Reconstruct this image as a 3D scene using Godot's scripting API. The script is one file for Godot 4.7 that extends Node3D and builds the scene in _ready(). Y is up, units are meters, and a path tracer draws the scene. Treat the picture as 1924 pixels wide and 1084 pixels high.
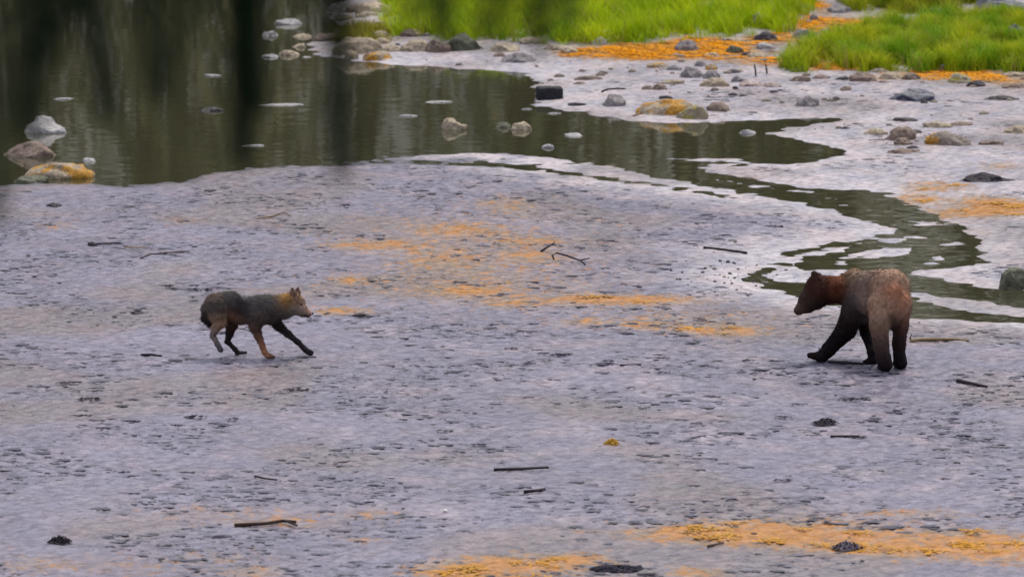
extends Node3D
# A wolf and a brown bear face each other on a tidal mudflat; y is up, metres, the camera looks along -z.

const CAM_H := 8.7
const GX0 := -13.0
const GZ0 := 40.0
const GDX := 0.15
const GDZ := 0.2
const GNX := 174
const GNZ := 342
var rng := RandomNumberGenerator.new()
var used := {}
var shore := PackedFloat32Array()      # signed distance to the water line, + on land
var weed := PackedFloat32Array()       # where orange weed grows
var n_big := FastNoiseLite.new()
var n_mid := FastNoiseLite.new()
var n_fine := FastNoiseLite.new()
var n_tint := FastNoiseLite.new()
var n_blob := FastNoiseLite.new()
var mats := {}

# ---------------------------------------------------------------- data measured for the place (x, distance from the camera foot)
var pond_line := PackedVector2Array([Vector2(-9.803, 71.843), Vector2(-6.824, 71.843), Vector2(-6.262, 71.902), Vector2(-5.698, 71.961), Vector2(-5.109, 71.666), Vector2(-4.501, 72.139), Vector2(-4.062, 73.225), Vector2(-3.51, 73.781), Vector2(-2.935, 73.968), Vector2(-2.354, 74.093), Vector2(-1.935, 74.853), Vector2(-1.205, 75.368), Vector2(-0.462, 75.563), Vector2(0.282, 75.238), Vector2(0.869, 74.661), Vector2(1.37, 73.843), Vector2(1.996, 72.739), Vector2(2.671, 71.549), Vector2(3.2, 70.739), Vector2(3.714, 69.891), Vector2(4.081, 69.062), Vector2(4.445, 68.359), Vector2(4.672, 67.723), Vector2(4.74, 67.254), Vector2(4.638, 66.739), Vector2(4.309, 66.233), Vector2(3.89, 65.783), Vector2(3.609, 65.389), Vector2(3.256, 64.806), Vector2(3.153, 64.518), Vector2(3.128, 63.997), Vector2(2.93, 63.253), Vector2(2.726, 62.888), Vector2(2.829, 62.392), Vector2(2.985, 61.772), Vector2(3.263, 61.25), Vector2(3.592, 60.652), Vector2(4.031, 60.024), Vector2(4.474, 59.571), Vector2(4.926, 59.327), Vector2(5.632, 59.085), Vector2(7.736, 58.331), Vector2(8.043, 60.694), Vector2(5.871, 61.641), Vector2(5.45, 61.992), Vector2(5.056, 62.437), Vector2(4.744, 63.07), Vector2(4.74, 63.53), Vector2(5.069, 63.391), Vector2(5.425, 63.903), Vector2(5.626, 64.185), Vector2(5.709, 64.999), Vector2(5.672, 65.933), Vector2(5.723, 66.688), Vector2(5.605, 67.671), Vector2(5.407, 68.574), Vector2(5.148, 69.668), Vector2(5.054, 70.284), Vector2(4.892, 70.968), Vector2(4.567, 71.374), Vector2(4.205, 71.2), Vector2(3.804, 71.608), Vector2(3.273, 72.378), Vector2(2.734, 73.287), Vector2(2.463, 73.843), Vector2(2.7, 74.344), Vector2(3.216, 74.407), Vector2(3.791, 74.155), Vector2(4.255, 74.598), Vector2(4.756, 75.563), Vector2(4.567, 76.154), Vector2(4.235, 76.956), Vector2(3.889, 77.637), Vector2(3.676, 77.982), Vector2(4.1, 78.752), Vector2(4.684, 79.465), Vector2(5.025, 79.899), Vector2(4.718, 80.045), Vector2(4.08, 79.899), Vector2(2.964, 79.537), Vector2(2.563, 79.25), Vector2(1.866, 79.537), Vector2(1.562, 80.045), Vector2(1.099, 80.781), Vector2(0.626, 81.456), Vector2(0.338, 81.759), Vector2(0.361, 83.23), Vector2(0.399, 84.429), Vector2(0.321, 85.746), Vector2(0.196, 86.761), Vector2(-0.275, 87.191), Vector2(-0.791, 87.364), Vector2(-1.14, 87.712), Vector2(-1.751, 88.063), Vector2(-2.28, 88.417), Vector2(-2.822, 89.043), Vector2(-3.195, 89.678), Vector2(-3.441, 91.068), Vector2(-3.312, 92.502), Vector2(-2.857, 93.088), Vector2(-3.102, 93.881), Vector2(-3.011, 95.096), Vector2(-3.299, 96.977), Vector2(-3.184, 99.379), Vector2(-2.774, 103.816), Vector2(-2.872, 111.679), Vector2(-4.578, 116.069), Vector2(-15.34, 113.106)])
var glare_bars := [PackedVector2Array([Vector2(3.313, 64.661), Vector2(3.604, 65.193), Vector2(4.044, 65.635), Vector2(4.09, 65.438), Vector2(3.941, 64.999), Vector2(3.62, 64.661), Vector2(3.434, 64.28), Vector2(3.377, 63.669), Vector2(3.534, 63.437), Vector2(3.973, 63.53), Vector2(3.895, 63.07), Vector2(3.471, 62.392), Vector2(3.111, 62.481), Vector2(2.961, 62.842), Vector2(3.11, 63.484), Vector2(3.259, 64.091)]), PackedVector2Array([Vector2(4.249, 65.096), Vector2(4.511, 65.34), Vector2(4.865, 65.585), Vector2(4.911, 65.34), Vector2(4.759, 64.661), Vector2(4.305, 64.47)]), PackedVector2Array([Vector2(3.904, 63.95), Vector2(4.013, 64.806), Vector2(4.134, 64.902), Vector2(4.067, 64.327), Vector2(3.852, 63.716)]), PackedVector2Array([Vector2(5.106, 65.438), Vector2(5.511, 66.032), Vector2(5.543, 65.783), Vector2(5.277, 65.389)]), PackedVector2Array([Vector2(4.617, 61.51), Vector2(5.072, 61.121), Vector2(6.147, 59.776), Vector2(6.082, 59.125), Vector2(5.666, 59.571), Vector2(4.996, 60.19), Vector2(4.557, 60.694)]), PackedVector2Array([Vector2(4.892, 67.987), Vector2(5.417, 67.829), Vector2(5.53, 67.566), Vector2(5.062, 67.566)]), PackedVector2Array([Vector2(4.528, 66.082), Vector2(4.998, 66.688), Vector2(5.097, 66.435), Vector2(4.573, 65.783)]), PackedVector2Array([Vector2(5.013, 63.809), Vector2(5.145, 64.854), Vector2(5.319, 64.95), Vector2(5.129, 63.997)]), PackedVector2Array([Vector2(2.124, 74.725), Vector2(2.721, 74.949), Vector2(3.156, 74.725), Vector2(2.704, 74.471)]), PackedVector2Array([Vector2(2.399, 74.124), Vector2(2.992, 74.313), Vector2(3.349, 74.093), Vector2(2.903, 73.905)]), PackedVector2Array([Vector2(2.701, 72.378), Vector2(3.32, 71.843), Vector2(3.914, 71.026), Vector2(3.306, 71.549)]), PackedVector2Array([Vector2(4.158, 70.397), Vector2(4.429, 70.284), Vector2(4.356, 70.002)]), PackedVector2Array([Vector2(4.25, 69.612), Vector2(4.556, 69.557), Vector2(4.37, 69.336)]), PackedVector2Array([Vector2(-1.942, 75.109), Vector2(-1.5, 75.271), Vector2(-1.203, 75.238), Vector2(-1.643, 75.013)]), PackedVector2Array([Vector2(-1.044, 74.502), Vector2(-0.459, 74.981), Vector2(0.28, 74.661), Vector2(0.864, 74.155), Vector2(0.716, 74.03), Vector2(0.132, 74.344), Vector2(-0.456, 74.598)])]  # sky glare on the wet shallows, shaped as pale mud islands
var rills := [PackedVector2Array([Vector2(-2.281, 74.093), Vector2(-1.489, 74.725), Vector2(-0.602, 74.407), Vector2(0.132, 74.093), Vector2(0.71, 73.409), Vector2(1.169, 72.618), Vector2(1.215, 72.378), Vector2(0.707, 73.042), Vector2(0.131, 73.657), Vector2(-0.599, 74.03), Vector2(-1.482, 74.344)]), PackedVector2Array([Vector2(0.921, 72.86), Vector2(1.207, 72.799), Vector2(1.975, 71.961), Vector2(2.647, 70.911), Vector2(3.17, 70.059), Vector2(2.571, 70.739), Vector2(1.967, 71.666), Vector2(1.2, 72.378)]), PackedVector2Array([Vector2(3.454, 64.902), Vector2(3.867, 65.389), Vector2(4.434, 66.132), Vector2(4.621, 66.485), Vector2(4.424, 65.982), Vector2(3.856, 65.193)])]
# x, distance, half width, half depth, thickness of growth
var weed_mats := [PackedFloat32Array([1.248, 60.605, 0.842, 0.39, 1.1, 0]), PackedFloat32Array([-1.691, 65.283, 0.549, 0.443, 0.75, 0]), PackedFloat32Array([-0.672, 66.691, 0.527, 0.615, 0.55, 0]), PackedFloat32Array([0.247, 65.687, 0.39, 0.447, 0.5, 0]), PackedFloat32Array([-0.082, 69.367, 0.411, 0.896, 0.45, 0]), PackedFloat32Array([-1.86, 62.232, 0.246, 0.358, 0.6, 0]), PackedFloat32Array([-0.468, 61.353, 0.364, 0.436, 0.7, 0]), PackedFloat32Array([-1.903, 59.653, 0.355, 0.33, 0.8, 0]), PackedFloat32Array([2.295, 58.182, 0.462, 0.399, 0.8, 0]), PackedFloat32Array([1.439, 58.57, 0.232, 0.321, 0.5, 0]), PackedFloat32Array([0.242, 64.325, 0.318, 0.476, 0.5, 0]), PackedFloat32Array([-0.9, 64.078, 0.444, 0.758, 0.4, 0]), PackedFloat32Array([-5.713, 67.051, 0.331, 0.52, 0.4, 0]), PackedFloat32Array([-4.187, 67.575, 0.267, 0.423, 0.4, 0]), PackedFloat32Array([-0.012, 60.284, 0.358, 0.338, 0.5, 0]), PackedFloat32Array([0.805, 58.846, 0.233, 0.242, 0.5, 0]), PackedFloat32Array([1.695, 46.223, 0.737, 0.401, 1.0, 0]), PackedFloat32Array([2.482, 46.298, 0.923, 0.553, 0.95, 0]), PackedFloat32Array([3.724, 45.679, 0.683, 0.636, 1.0, 0]), PackedFloat32Array([4.214, 45.557, 0.363, 0.73, 0.8, 0]), PackedFloat32Array([2.897, 45.557, 0.681, 0.365, 0.5, 0]), PackedFloat32Array([-0.009, 44.72, 0.669, 0.517, 1.1, 0]), PackedFloat32Array([0.53, 45.075, 0.27, 0.238, 0.9, 0]), PackedFloat32Array([-0.497, 44.486, 0.311, 0.279, 0.9, 0]), PackedFloat32Array([1.542, 44.417, 0.266, 0.232, 0.9, 0]), PackedFloat32Array([-2.139, 44.486, 0.266, 0.279, 0.6, 0]), PackedFloat32Array([-2.058, 46.755, 0.699, 0.358, 0.45, 0]), PackedFloat32Array([-1.231, 47.194, 0.282, 0.261, 0.45, 0]), PackedFloat32Array([-1.291, 45.925, 0.229, 0.198, 0.45, 0]), PackedFloat32Array([-0.865, 66.283, 1.704, 3.048, 0.3, 0]), PackedFloat32Array([-0.683, 61.571, 1.829, 1.757, 0.28, 0]), PackedFloat32Array([1.685, 59.059, 1.525, 1.025, 0.3, 0]), PackedFloat32Array([0.238, 63.389, 1.256, 2.788, 0.2, 0]), PackedFloat32Array([-4.033, 44.838, 0.402, 0.59, 0.35, 0]), PackedFloat32Array([-3.131, 44.72, 0.714, 0.517, 0.3, 0]), PackedFloat32Array([-2.442, 45.194, 0.541, 0.336, 0.3, 0]), PackedFloat32Array([-2.554, 47.325, 0.754, 0.315, 0.32, 0]), PackedFloat32Array([3.468, 47.194, 0.752, 0.261, 0.5, 0]), PackedFloat32Array([5.622, 71.349, 0.487, 0.53, 0.75, 0]), PackedFloat32Array([5.251, 70.134, 0.303, 0.601, 0.9, 0]), PackedFloat32Array([6.084, 69.356, 0.405, 1.041, 1.0, 0]), PackedFloat32Array([5.549, 68.652, 0.593, 0.471, 0.7, 0]), PackedFloat32Array([6.465, 69.029, 0.27, 0.734, 1.0, 0]), PackedFloat32Array([6.657, 73.478, 0.434, 0.499, 0.5, 0]), PackedFloat32Array([3.855, 72.594, 0.567, 0.411, 0.2, 0]), PackedFloat32Array([2.09, 89.225, 1.141, 1.013, 1.5, 1]), PackedFloat32Array([2.957, 88.919, 1.137, 0.825, 1.0, 1]), PackedFloat32Array([3.36, 90.369, 0.711, 0.855, 1.3, 1]), PackedFloat32Array([5.479, 93.174, 0.916, 1.24, 1.3, 1]), PackedFloat32Array([4.547, 90.994, 0.448, 0.789, 0.9, 1]), PackedFloat32Array([4.127, 87.725, 0.691, 0.587, 0.85, 1]), PackedFloat32Array([5.121, 86.995, 0.599, 0.505, 1.2, 1]), PackedFloat32Array([6.75, 85.91, 0.677, 0.78, 1.1, 1]), PackedFloat32Array([7.497, 85.742, 0.591, 0.791, 1.0, 1]), PackedFloat32Array([5.462, 96.158, 0.189, 1.055, 1.2, 1]), PackedFloat32Array([-2.434, 90.95, 0.452, 0.879, 0.6, 1]), PackedFloat32Array([-2.078, 93.083, 0.279, 1.024, 0.5, 1]), PackedFloat32Array([5.691, 85.241, 0.504, 0.499, 0.5, 1]), PackedFloat32Array([7.82, 84.663, 0.5, 0.656, 0.6, 1]), PackedFloat32Array([1.033, 89, 0.262, 0.401, 0.5, 1])]

func _ready() -> void:
	rng.seed = 4711
	camera_and_light()
	for a in [[n_big, 0.35, 11], [n_mid, 2.6, 12], [n_fine, 8.0, 13], [n_tint, 1.1, 14], [n_blob, 1.0, 15]]:
		var n: FastNoiseLite = a[0]
		n.noise_type = FastNoiseLite.TYPE_SIMPLEX_SMOOTH
		n.frequency = a[1]
		n.seed = a[2]
		n.fractal_type = FastNoiseLite.FRACTAL_FBM
		n.fractal_octaves = 2
	make_materials()
	fields()
	build_ground()
	build_water()
	build_forest()
	build_rocks()
	build_grass()
	build_sticks()
	build_weed()
	build_debris()
	build_wolf()
	build_bear()
	build_near_tree()

func camera_and_light() -> void:
	var cam := Camera3D.new()
	cam.name = "camera"
	add_child(cam)
	cam.position = Vector3(0, CAM_H, 0)
	cam.rotation_degrees = Vector3(-8.0, 0, 0)
	var lens := CameraAttributesPhysical.new()
	lens.frustum_focal_length = 225.83
	lens.frustum_focus_distance = 57.5
	lens.frustum_near = 0.5
	lens.frustum_far = 2000.0
	lens.exposure_aperture = 4.0
	cam.attributes = lens
	cam.current = true
	var sky_mat := ProceduralSkyMaterial.new()
	sky_mat.sky_top_color = Color(0.80, 0.82, 0.90)
	sky_mat.sky_horizon_color = Color(0.86, 0.86, 0.90)
	sky_mat.sky_curve = 0.2
	sky_mat.ground_bottom_color = Color(0.2, 0.2, 0.2)
	sky_mat.ground_horizon_color = Color(0.45, 0.45, 0.45)
	sky_mat.sun_angle_max = 1.0
	sky_mat.energy_multiplier = 0.68
	var sky := Sky.new()
	sky.sky_material = sky_mat
	var env := Environment.new()
	env.background_mode = Environment.BG_SKY
	env.sky = sky
	env.tonemap_mode = Environment.TONE_MAPPER_LINEAR
	env.tonemap_exposure = 2.1
	env.sdfgi_enabled = true
	env.ssao_enabled = true
	env.ssil_enabled = true
	var we := WorldEnvironment.new()
	we.name = "world_environment"
	we.environment = env
	add_child(we)
	var sun := DirectionalLight3D.new()
	sun.name = "sun"
	sun.light_energy = 0.5
	sun.light_angular_distance = 14.0
	sun.light_color = Color(1.0, 0.97, 0.92)
	sun.shadow_enabled = true
	add_child(sun)
	sun.rotation_degrees = Vector3(-62, 150, 0)

# ---------------------------------------------------------------- small helpers
func numbered(called: String) -> String:
	var k: int = used.get(called, 0)
	used[called] = k + 1
	return called if k == 0 else "%s_%03d" % [called, k]

func tag(o: Node, label: String, category: String, group := "", kind := "") -> Node:
	if label: o.set_meta("label", label)
	if category: o.set_meta("category", category)
	if group: o.set_meta("group", group)
	if kind: o.set_meta("kind", kind)
	return o

func put(called: String, mesh: Mesh, mat: Material, parent: Node = self, at := Vector3.ZERO) -> MeshInstance3D:
	var o := MeshInstance3D.new()
	o.name = numbered(called) if parent == self else called
	o.mesh = mesh
	o.material_override = mat
	parent.add_child(o, true)
	o.position = at
	return o

func base(called: String, at: Vector3, turn := 0.0) -> Node3D:
	var o := Node3D.new()
	o.name = numbered(called)
	add_child(o)
	o.position = at
	o.rotation.y = turn
	return o

func surf(v: PackedVector3Array, ix: PackedInt32Array, n := PackedVector3Array(), c := PackedColorArray(), uv := PackedVector2Array()) -> ArrayMesh:
	var a := []
	a.resize(Mesh.ARRAY_MAX)
	a[Mesh.ARRAY_VERTEX] = v
	a[Mesh.ARRAY_INDEX] = ix
	if n.size(): a[Mesh.ARRAY_NORMAL] = n
	if c.size(): a[Mesh.ARRAY_COLOR] = c
	if uv.size(): a[Mesh.ARRAY_TEX_UV] = uv
	var m := ArrayMesh.new()
	m.add_surface_from_arrays(Mesh.PRIMITIVE_TRIANGLES, a)
	return m

func smooth_normals(v: PackedVector3Array, ix: PackedInt32Array) -> PackedVector3Array:
	var n := PackedVector3Array()
	n.resize(v.size())
	for i in range(0, ix.size(), 3):
		var a := v[ix[i]]
		var f := (v[ix[i + 2]] - a).cross(v[ix[i + 1]] - a)
		n[ix[i]] += f
		n[ix[i + 1]] += f
		n[ix[i + 2]] += f
	for i in n.size():
		n[i] = n[i].normalized()
	return n

func noise_tex(freq: float, size: int, normal := false, strength := 4.0, seed_ := 1, ramp: Gradient = null, octaves := 4) -> NoiseTexture2D:
	var t := NoiseTexture2D.new()
	var n := FastNoiseLite.new()
	n.noise_type = FastNoiseLite.TYPE_SIMPLEX_SMOOTH
	n.frequency = freq
	n.seed = seed_
	n.fractal_octaves = octaves
	t.noise = n
	t.width = size
	t.height = size
	t.seamless = true
	t.as_normal_map = normal
	t.bump_strength = strength
	if ramp: t.color_ramp = ramp
	return t

func two_tone(a: Color, b: Color, lo := 0.25, hi := 0.75) -> Gradient:
	var g := Gradient.new()
	g.offsets = PackedFloat32Array([lo, hi])
	g.colors = PackedColorArray([a, b])
	return g

func std(rough: float, spec := 0.5) -> StandardMaterial3D:
	var m := StandardMaterial3D.new()
	m.roughness = rough
	m.metallic_specular = spec
	return m

func make_materials() -> void:
	var g := std(1.0, 0.5)
	g.roughness_texture = noise_tex(0.02, 1024, false, 1.0, 15, two_tone(Color(0.26, 0.26, 0.26), Color(0.52, 0.52, 0.52), 0.3, 0.7), 4)
	g.vertex_color_use_as_albedo = true
	g.albedo_texture = noise_tex(0.03, 1024, false, 1.0, 5, two_tone(Color(0.87, 0.87, 0.89), Color(1, 1, 1), 0.3, 0.62), 4)
	g.uv1_triplanar = true
	g.uv1_world_triplanar = true
	g.uv1_scale = Vector3(0.22, 0.22, 0.22)
	g.normal_enabled = true
	g.normal_texture = noise_tex(0.035, 1024, true, 6.0, 6, null, 5)
	g.normal_scale = 0.45
	mats.mud = g
	var w := std(0.05, 0.5)
	w.albedo_color = Color(0.040, 0.040, 0.022).linear_to_srgb()
	mats.water = w
	var r := std(0.75, 0.4)
	r.vertex_color_use_as_albedo = true
	r.albedo_texture = noise_tex(0.02, 512, false, 1.0, 8, two_tone(Color(0.74, 0.74, 0.74), Color(1, 1, 1), 0.25, 0.75), 5)
	r.uv1_triplanar = true
	r.uv1_scale = Vector3(1.4, 1.4, 1.4)
	r.normal_enabled = true
	r.normal_texture = noise_tex(0.025, 512, true, 8.0, 9, null, 5)
	r.normal_scale = 1.2
	mats.rock = r
	var gr := std(0.7, 0.15)
	gr.vertex_color_use_as_albedo = true
	gr.backlight_enabled = true
	gr.backlight = Color(0.55, 0.65, 0.1)
	mats.grass = gr
	var wd := std(0.7, 0.3)
	wd.vertex_color_use_as_albedo = true
	mats.wood = wd
	var f := std(0.8, 0.2)
	f.vertex_color_use_as_albedo = true
	mats.fur = f
	var al := std(0.95, 0.0)
	al.vertex_color_use_as_albedo = true
	mats.weed = al
	var pu := std(0.3, 0.5)
	pu.vertex_color_use_as_albedo = true
	mats.dash = pu
	var e := std(0.12, 0.5)
	e.albedo_color = Color(0.03, 0.02, 0.015)
	mats.eye = e
	var nd := std(0.6, 0.3)
	nd.vertex_color_use_as_albedo = true
	mats.needle = nd

# ---------------------------------------------------------------- the lie of the land
func fields() -> void:
	shore.resize(GNX * GNZ)
	weed.resize(GNX * GNZ)
	var segs := PackedVector2Array()
	for poly: PackedVector2Array in [pond_line] + glare_bars + rills:
		for i in poly.size():
			segs.append(poly[i])
			segs.append(poly[(i + 1) % poly.size()])
	var ns := segs.size()
	for j in GNZ:
		for i in GNX:
			var p := Vector2(GX0 + i * GDX, GZ0 + j * GDZ)
			var best := 1e9
			for k in range(0, ns, 2):
				var q := Geometry2D.get_closest_point_to_segment(p, segs[k], segs[k + 1]).distance_squared_to(p)
				if q < best: best = q
			var wet := Geometry2D.is_point_in_polygon(p, pond_line)
			if wet:
				for b: PackedVector2Array in glare_bars:
					if Geometry2D.is_point_in_polygon(p, b): wet = false
			else:
				for b: PackedVector2Array in rills:
					if Geometry2D.is_point_in_polygon(p, b): wet = true
			shore[j * GNX + i] = -sqrt(best) if wet else sqrt(best)
			var s := 0.0
			for e: PackedFloat32Array in weed_mats:
				var ux := (p.x - e[0]) / e[2]
				var uz := (p.y - e[1]) / e[3]
				var q2 := ux * ux + uz * uz
				if q2 < 6.0: s += e[4] * exp(-q2)
			weed[j * GNX + i] = s

func pick(f: PackedFloat32Array, x: float, d: float) -> float:
	var u := clampf((x - GX0) / GDX, 0.0, GNX - 1.001)
	var v := clampf((d - GZ0) / GDZ, 0.0, GNZ - 1.001)
	var i := int(u)
	var j := int(v)
	u -= i
	v -= j
	var k := j * GNX + i
	return lerpf(lerpf(f[k], f[k + 1], u), lerpf(f[k + GNX], f[k + GNX + 1], u), v)

func land(x: float, d: float, s: float) -> float:
	var h := 0.0
	if s < 0.0:
		h = -0.3 * (1.0 - exp(s / 1.2))
	else:
		h = 0.06 * (1.0 - exp(-s / 0.8))
		if d > 86.0: h += 0.02 * (minf(d, 125.0) - 86.0) * minf(1.0, s / 3.0)
	if d > 104.0:
		h += 0.05 * (minf(d, 135.0) - 104.0) * smoothstep(104.0, 112.0, d)
		if d > 135.0: h += minf(0.5 * (d - 135.0), 46.0)
	if d < 36.0:
		h += 6.9 * smoothstep(36.0, 3.0, d)
	return h

func ground_at(x: float, d: float) -> float:
	return land(x, d, pick(shore, x, d))

func rows() -> PackedFloat32Array:
	var z := PackedFloat32Array([-900, -300, -90, -30, -10, 0, 3, 6, 9, 12, 15, 18, 21, 24, 27, 30, 33, 36, 39, 41])
	var d := 42.0
	while d < 76.0:
		z.append(d)
		d += 0.06
	while d < 105.0:
		z.append(d)
		d += 0.1
	z.append_array(PackedFloat32Array([105, 106, 107, 108, 110, 112, 115, 120, 125, 130, 135, 140, 150, 165, 180, 200, 226, 260, 330, 500, 900]))
	return z

func columns() -> PackedFloat32Array:
	var c := PackedFloat32Array([-900, -400, -180, -90, -50, -34, -25, -20, -17, -15, -13, -12])
	var x := -11.2
	while x < 11.21:
		c.append(x)
		x += 0.034
	c.append_array(PackedFloat32Array([12, 13, 15, 17, 20, 25, 34, 50, 90, 180, 400, 900]))
	return c

# smooth silt lies across the stream, pitted mud on this side of it
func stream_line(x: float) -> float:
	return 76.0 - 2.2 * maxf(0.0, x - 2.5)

# height of the mud with its small bumps, as the sheet below has it
func mud_top(x: float, d: float) -> float:
	var s := pick(shore, x, d) + n_mid.get_noise_2d(x * 0.7, d * 0.5) * 0.16 + n_fine.get_noise_2d(x * 0.35 + 5.0, d * 0.5) * 0.09
	var fine := n_fine.get_noise_2d(x, d * 0.8)
	var rough := clampf(s * 0.7 - 0.12, 0.0, 1.0) * (1.0 if d < stream_line(x) else 0.3)
	return land(x, d, s) + rough * (0.014 * n_mid.get_noise_2d(x + 31.0, d) + 0.013 * fine - 0.014 * smoothstep(0.2, 0.55, fine) + 0.012 * n_big.get_noise_2d(x, d))

func build_ground() -> void:
	var zs := rows()
	var xs := columns()
	var nx := xs.size()
	var nz := zs.size()
	var v := PackedVector3Array()
	var c := PackedColorArray()
	var nn := PackedVector3Array()
	v.resize(nx * nz)
	c.resize(nx * nz)
	nn.resize(nx * nz)
	var silt_and_glare := Color(0.455, 0.418, 0.428)  # also paints the sky glare on the stream islands
	var mud := Color(0.198, 0.178, 0.222)
	var dark := Color(0.06, 0.056, 0.08)
	var orange := Color(0.42, 0.165, 0.010)
	var straw := Color(0.27, 0.172, 0.075)
	var brown := Color(0.195, 0.158, 0.145)
	var soaked := Color(0.075, 0.07, 0.082)
	var moss := Color(0.085, 0.082, 0.036)
	for j in nz:
		var d := zs[j]
		for i in nx:
			var x := xs[i]
			var k := j * nx + i
			var near := d > 41.5 and d < 106.0 and absf(x) < 12.5
			if not near:
				v[k] = Vector3(x, land(x, d, pick(shore, x, d)), -d)
				c[k] = moss if (d > 112.0 or d < 38.0) else mud
				continue
			var wob := n_mid.get_noise_2d(x * 0.7, d * 0.5)
			var s := pick(shore, x, d) + wob * 0.16 + n_fine.get_noise_2d(x * 0.35 + 5.0, d * 0.5) * 0.09
			var h := land(x, d, s)
			var big := n_big.get_noise_2d(x, d)
			var fine := n_fine.get_noise_2d(x, d * 0.8)
			var mid := n_mid.get_noise_2d(x + 31.0, d)
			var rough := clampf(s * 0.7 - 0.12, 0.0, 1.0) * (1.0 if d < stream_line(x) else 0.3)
			h += rough * (0.014 * mid + 0.013 * fine - 0.014 * smoothstep(0.2, 0.55, fine) + 0.012 * big)
			v[k] = Vector3(x, h, -d)
			# colour: pale smooth silt by the water and on the far bank, painted sky glare on the stream islands, darker pitted mud on the flat
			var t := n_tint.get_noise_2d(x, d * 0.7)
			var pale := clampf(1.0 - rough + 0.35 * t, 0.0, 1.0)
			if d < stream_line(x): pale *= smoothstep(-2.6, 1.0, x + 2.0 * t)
			var col := mud.lerp(silt_and_glare, pale)
			col = col.lerp(brown, 0.75 * smoothstep(0.0, 0.42, n_big.get_noise_2d(x * 0.7 + 60.0, d * 0.55)) * (1.0 - 0.4 * pale))
			if s < 0.5 and d < stream_line(x): col = col.lerp(soaked, 0.8 * smoothstep(0.5, 0.0, s) * smoothstep(0.6, -2.4, x + 2.0 * t))
			var streak := smoothstep(0.02, 0.30, n_fine.get_noise_2d(x * 0.55 + 70.0, d * 0.55)) * (0.25 + 0.75 * smoothstep(-0.35, 0.35, n_big.get_noise_2d(x * 1.6 + 9.0, d * 1.2)))
			col = col * (1.0 + 0.16 * big)
			col = col.lerp(dark, streak * rough * 0.5)
			col = col.lerp(dark, 0.2 * rough * smoothstep(0.0, 0.4, n_fine.get_noise_2d(x * 0.8 + 20.0, d * 1.3)))
			col = col.lerp(col * (Color(1.12, 0.99, 0.92) if t > 0.0 else Color(0.93, 1.0, 1.06)), minf(0.5, absf(t) * 0.9))
			if s < 0.06: col = col.lerp(dark, 0.55 * smoothstep(0.06, -0.05, s))
			var q := pick(weed, x, d)
			if q > 0.05:
				var m := smoothstep(0.42, 1.0, q + 0.5 * mid + 0.55 * fine)
				col = col.lerp(straw, 0.65 * smoothstep(0.10, 0.62, q + 0.25 * fine)).lerp(orange, m * 0.9)
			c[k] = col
	for j in nz:
		for i in nx:
			var i0 := maxi(i - 1, 0)
			var i1 := mini(i + 1, nx - 1)
			var j0 := maxi(j - 1, 0)
			var j1 := mini(j + 1, nz - 1)
			var dx := v[j * nx + i1] - v[j * nx + i0]
			var dz := v[j0 * nx + i] - v[j1 * nx + i]
			nn[j * nx + i] = dz.cross(dx).normalized()
	var ix := PackedInt32Array()
	ix.resize((nx - 1) * (nz - 1) * 6)
	var o := 0
	for j in nz - 1:
		for i in nx - 1:
			var a := j * nx + i
			ix[o] = a
			ix[o + 1] = a + nx
			ix[o + 2] = a + 1
			ix[o + 3] = a + 1
			ix[o + 4] = a + nx
			ix[o + 5] = a + nx + 1
			o += 6
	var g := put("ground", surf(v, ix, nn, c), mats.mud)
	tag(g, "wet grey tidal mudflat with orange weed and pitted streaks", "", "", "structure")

func build_water() -> void:
	var xs := PackedFloat32Array([-60, -40, -28, -20, -16, -13.5])
	var x := -12.0
	while x < 11.0:
		xs.append(x)
		x += 0.07
	xs.append_array(PackedFloat32Array([11.5, 13, 16, 20]))
	var zs := PackedFloat32Array()
	var d := 56.5
	while d < 112.0:
		zs.append(d)
		d += 0.11 if d < 90.0 else 0.2
	var nx := xs.size()
	var nz := zs.size()
	var v := PackedVector3Array()
	var nn := PackedVector3Array()
	v.resize(nx * nz)
	nn.resize(nx * nz)
	var wv := FastNoiseLite.new()
	wv.noise_type = FastNoiseLite.TYPE_SIMPLEX_SMOOTH
	wv.seed = 77
	wv.frequency = 1.0
	wv.fractal_octaves = 2
	for j in nz:
		for i in nx:
			# the pond lies still; the stream below it ripples
			var live := smoothstep(0.5, 6.0, xs[i] - 0.4 * (zs[j] - 73.0)) * smoothstep(80.0, 70.0, zs[j])
			var amp := 0.0011 + 0.0045 * live
			v[j * nx + i] = Vector3(xs[i], amp * wv.get_noise_2d(xs[i] * 1.6, zs[j] * 2.6), -zs[j])
	for j in nz:
		for i in nx:
			var dx := v[j * nx + mini(i + 1, nx - 1)] - v[j * nx + maxi(i - 1, 0)]
			var dz := v[maxi(j - 1, 0) * nx + i] - v[mini(j + 1, nz - 1) * nx + i]
			nn[j * nx + i] = dz.cross(dx).normalized()
	var ix := PackedInt32Array()
	for j in nz - 1:
		for i in nx - 1:
			var a := j * nx + i
			ix.append_array(PackedInt32Array([a, a + nx, a + 1, a + 1, a + nx, a + nx + 1]))
	var w := put("water", surf(v, ix, nn), mats.water)
	tag(w, "dark still pond draining into a winding stream", "", "", "structure")

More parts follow.
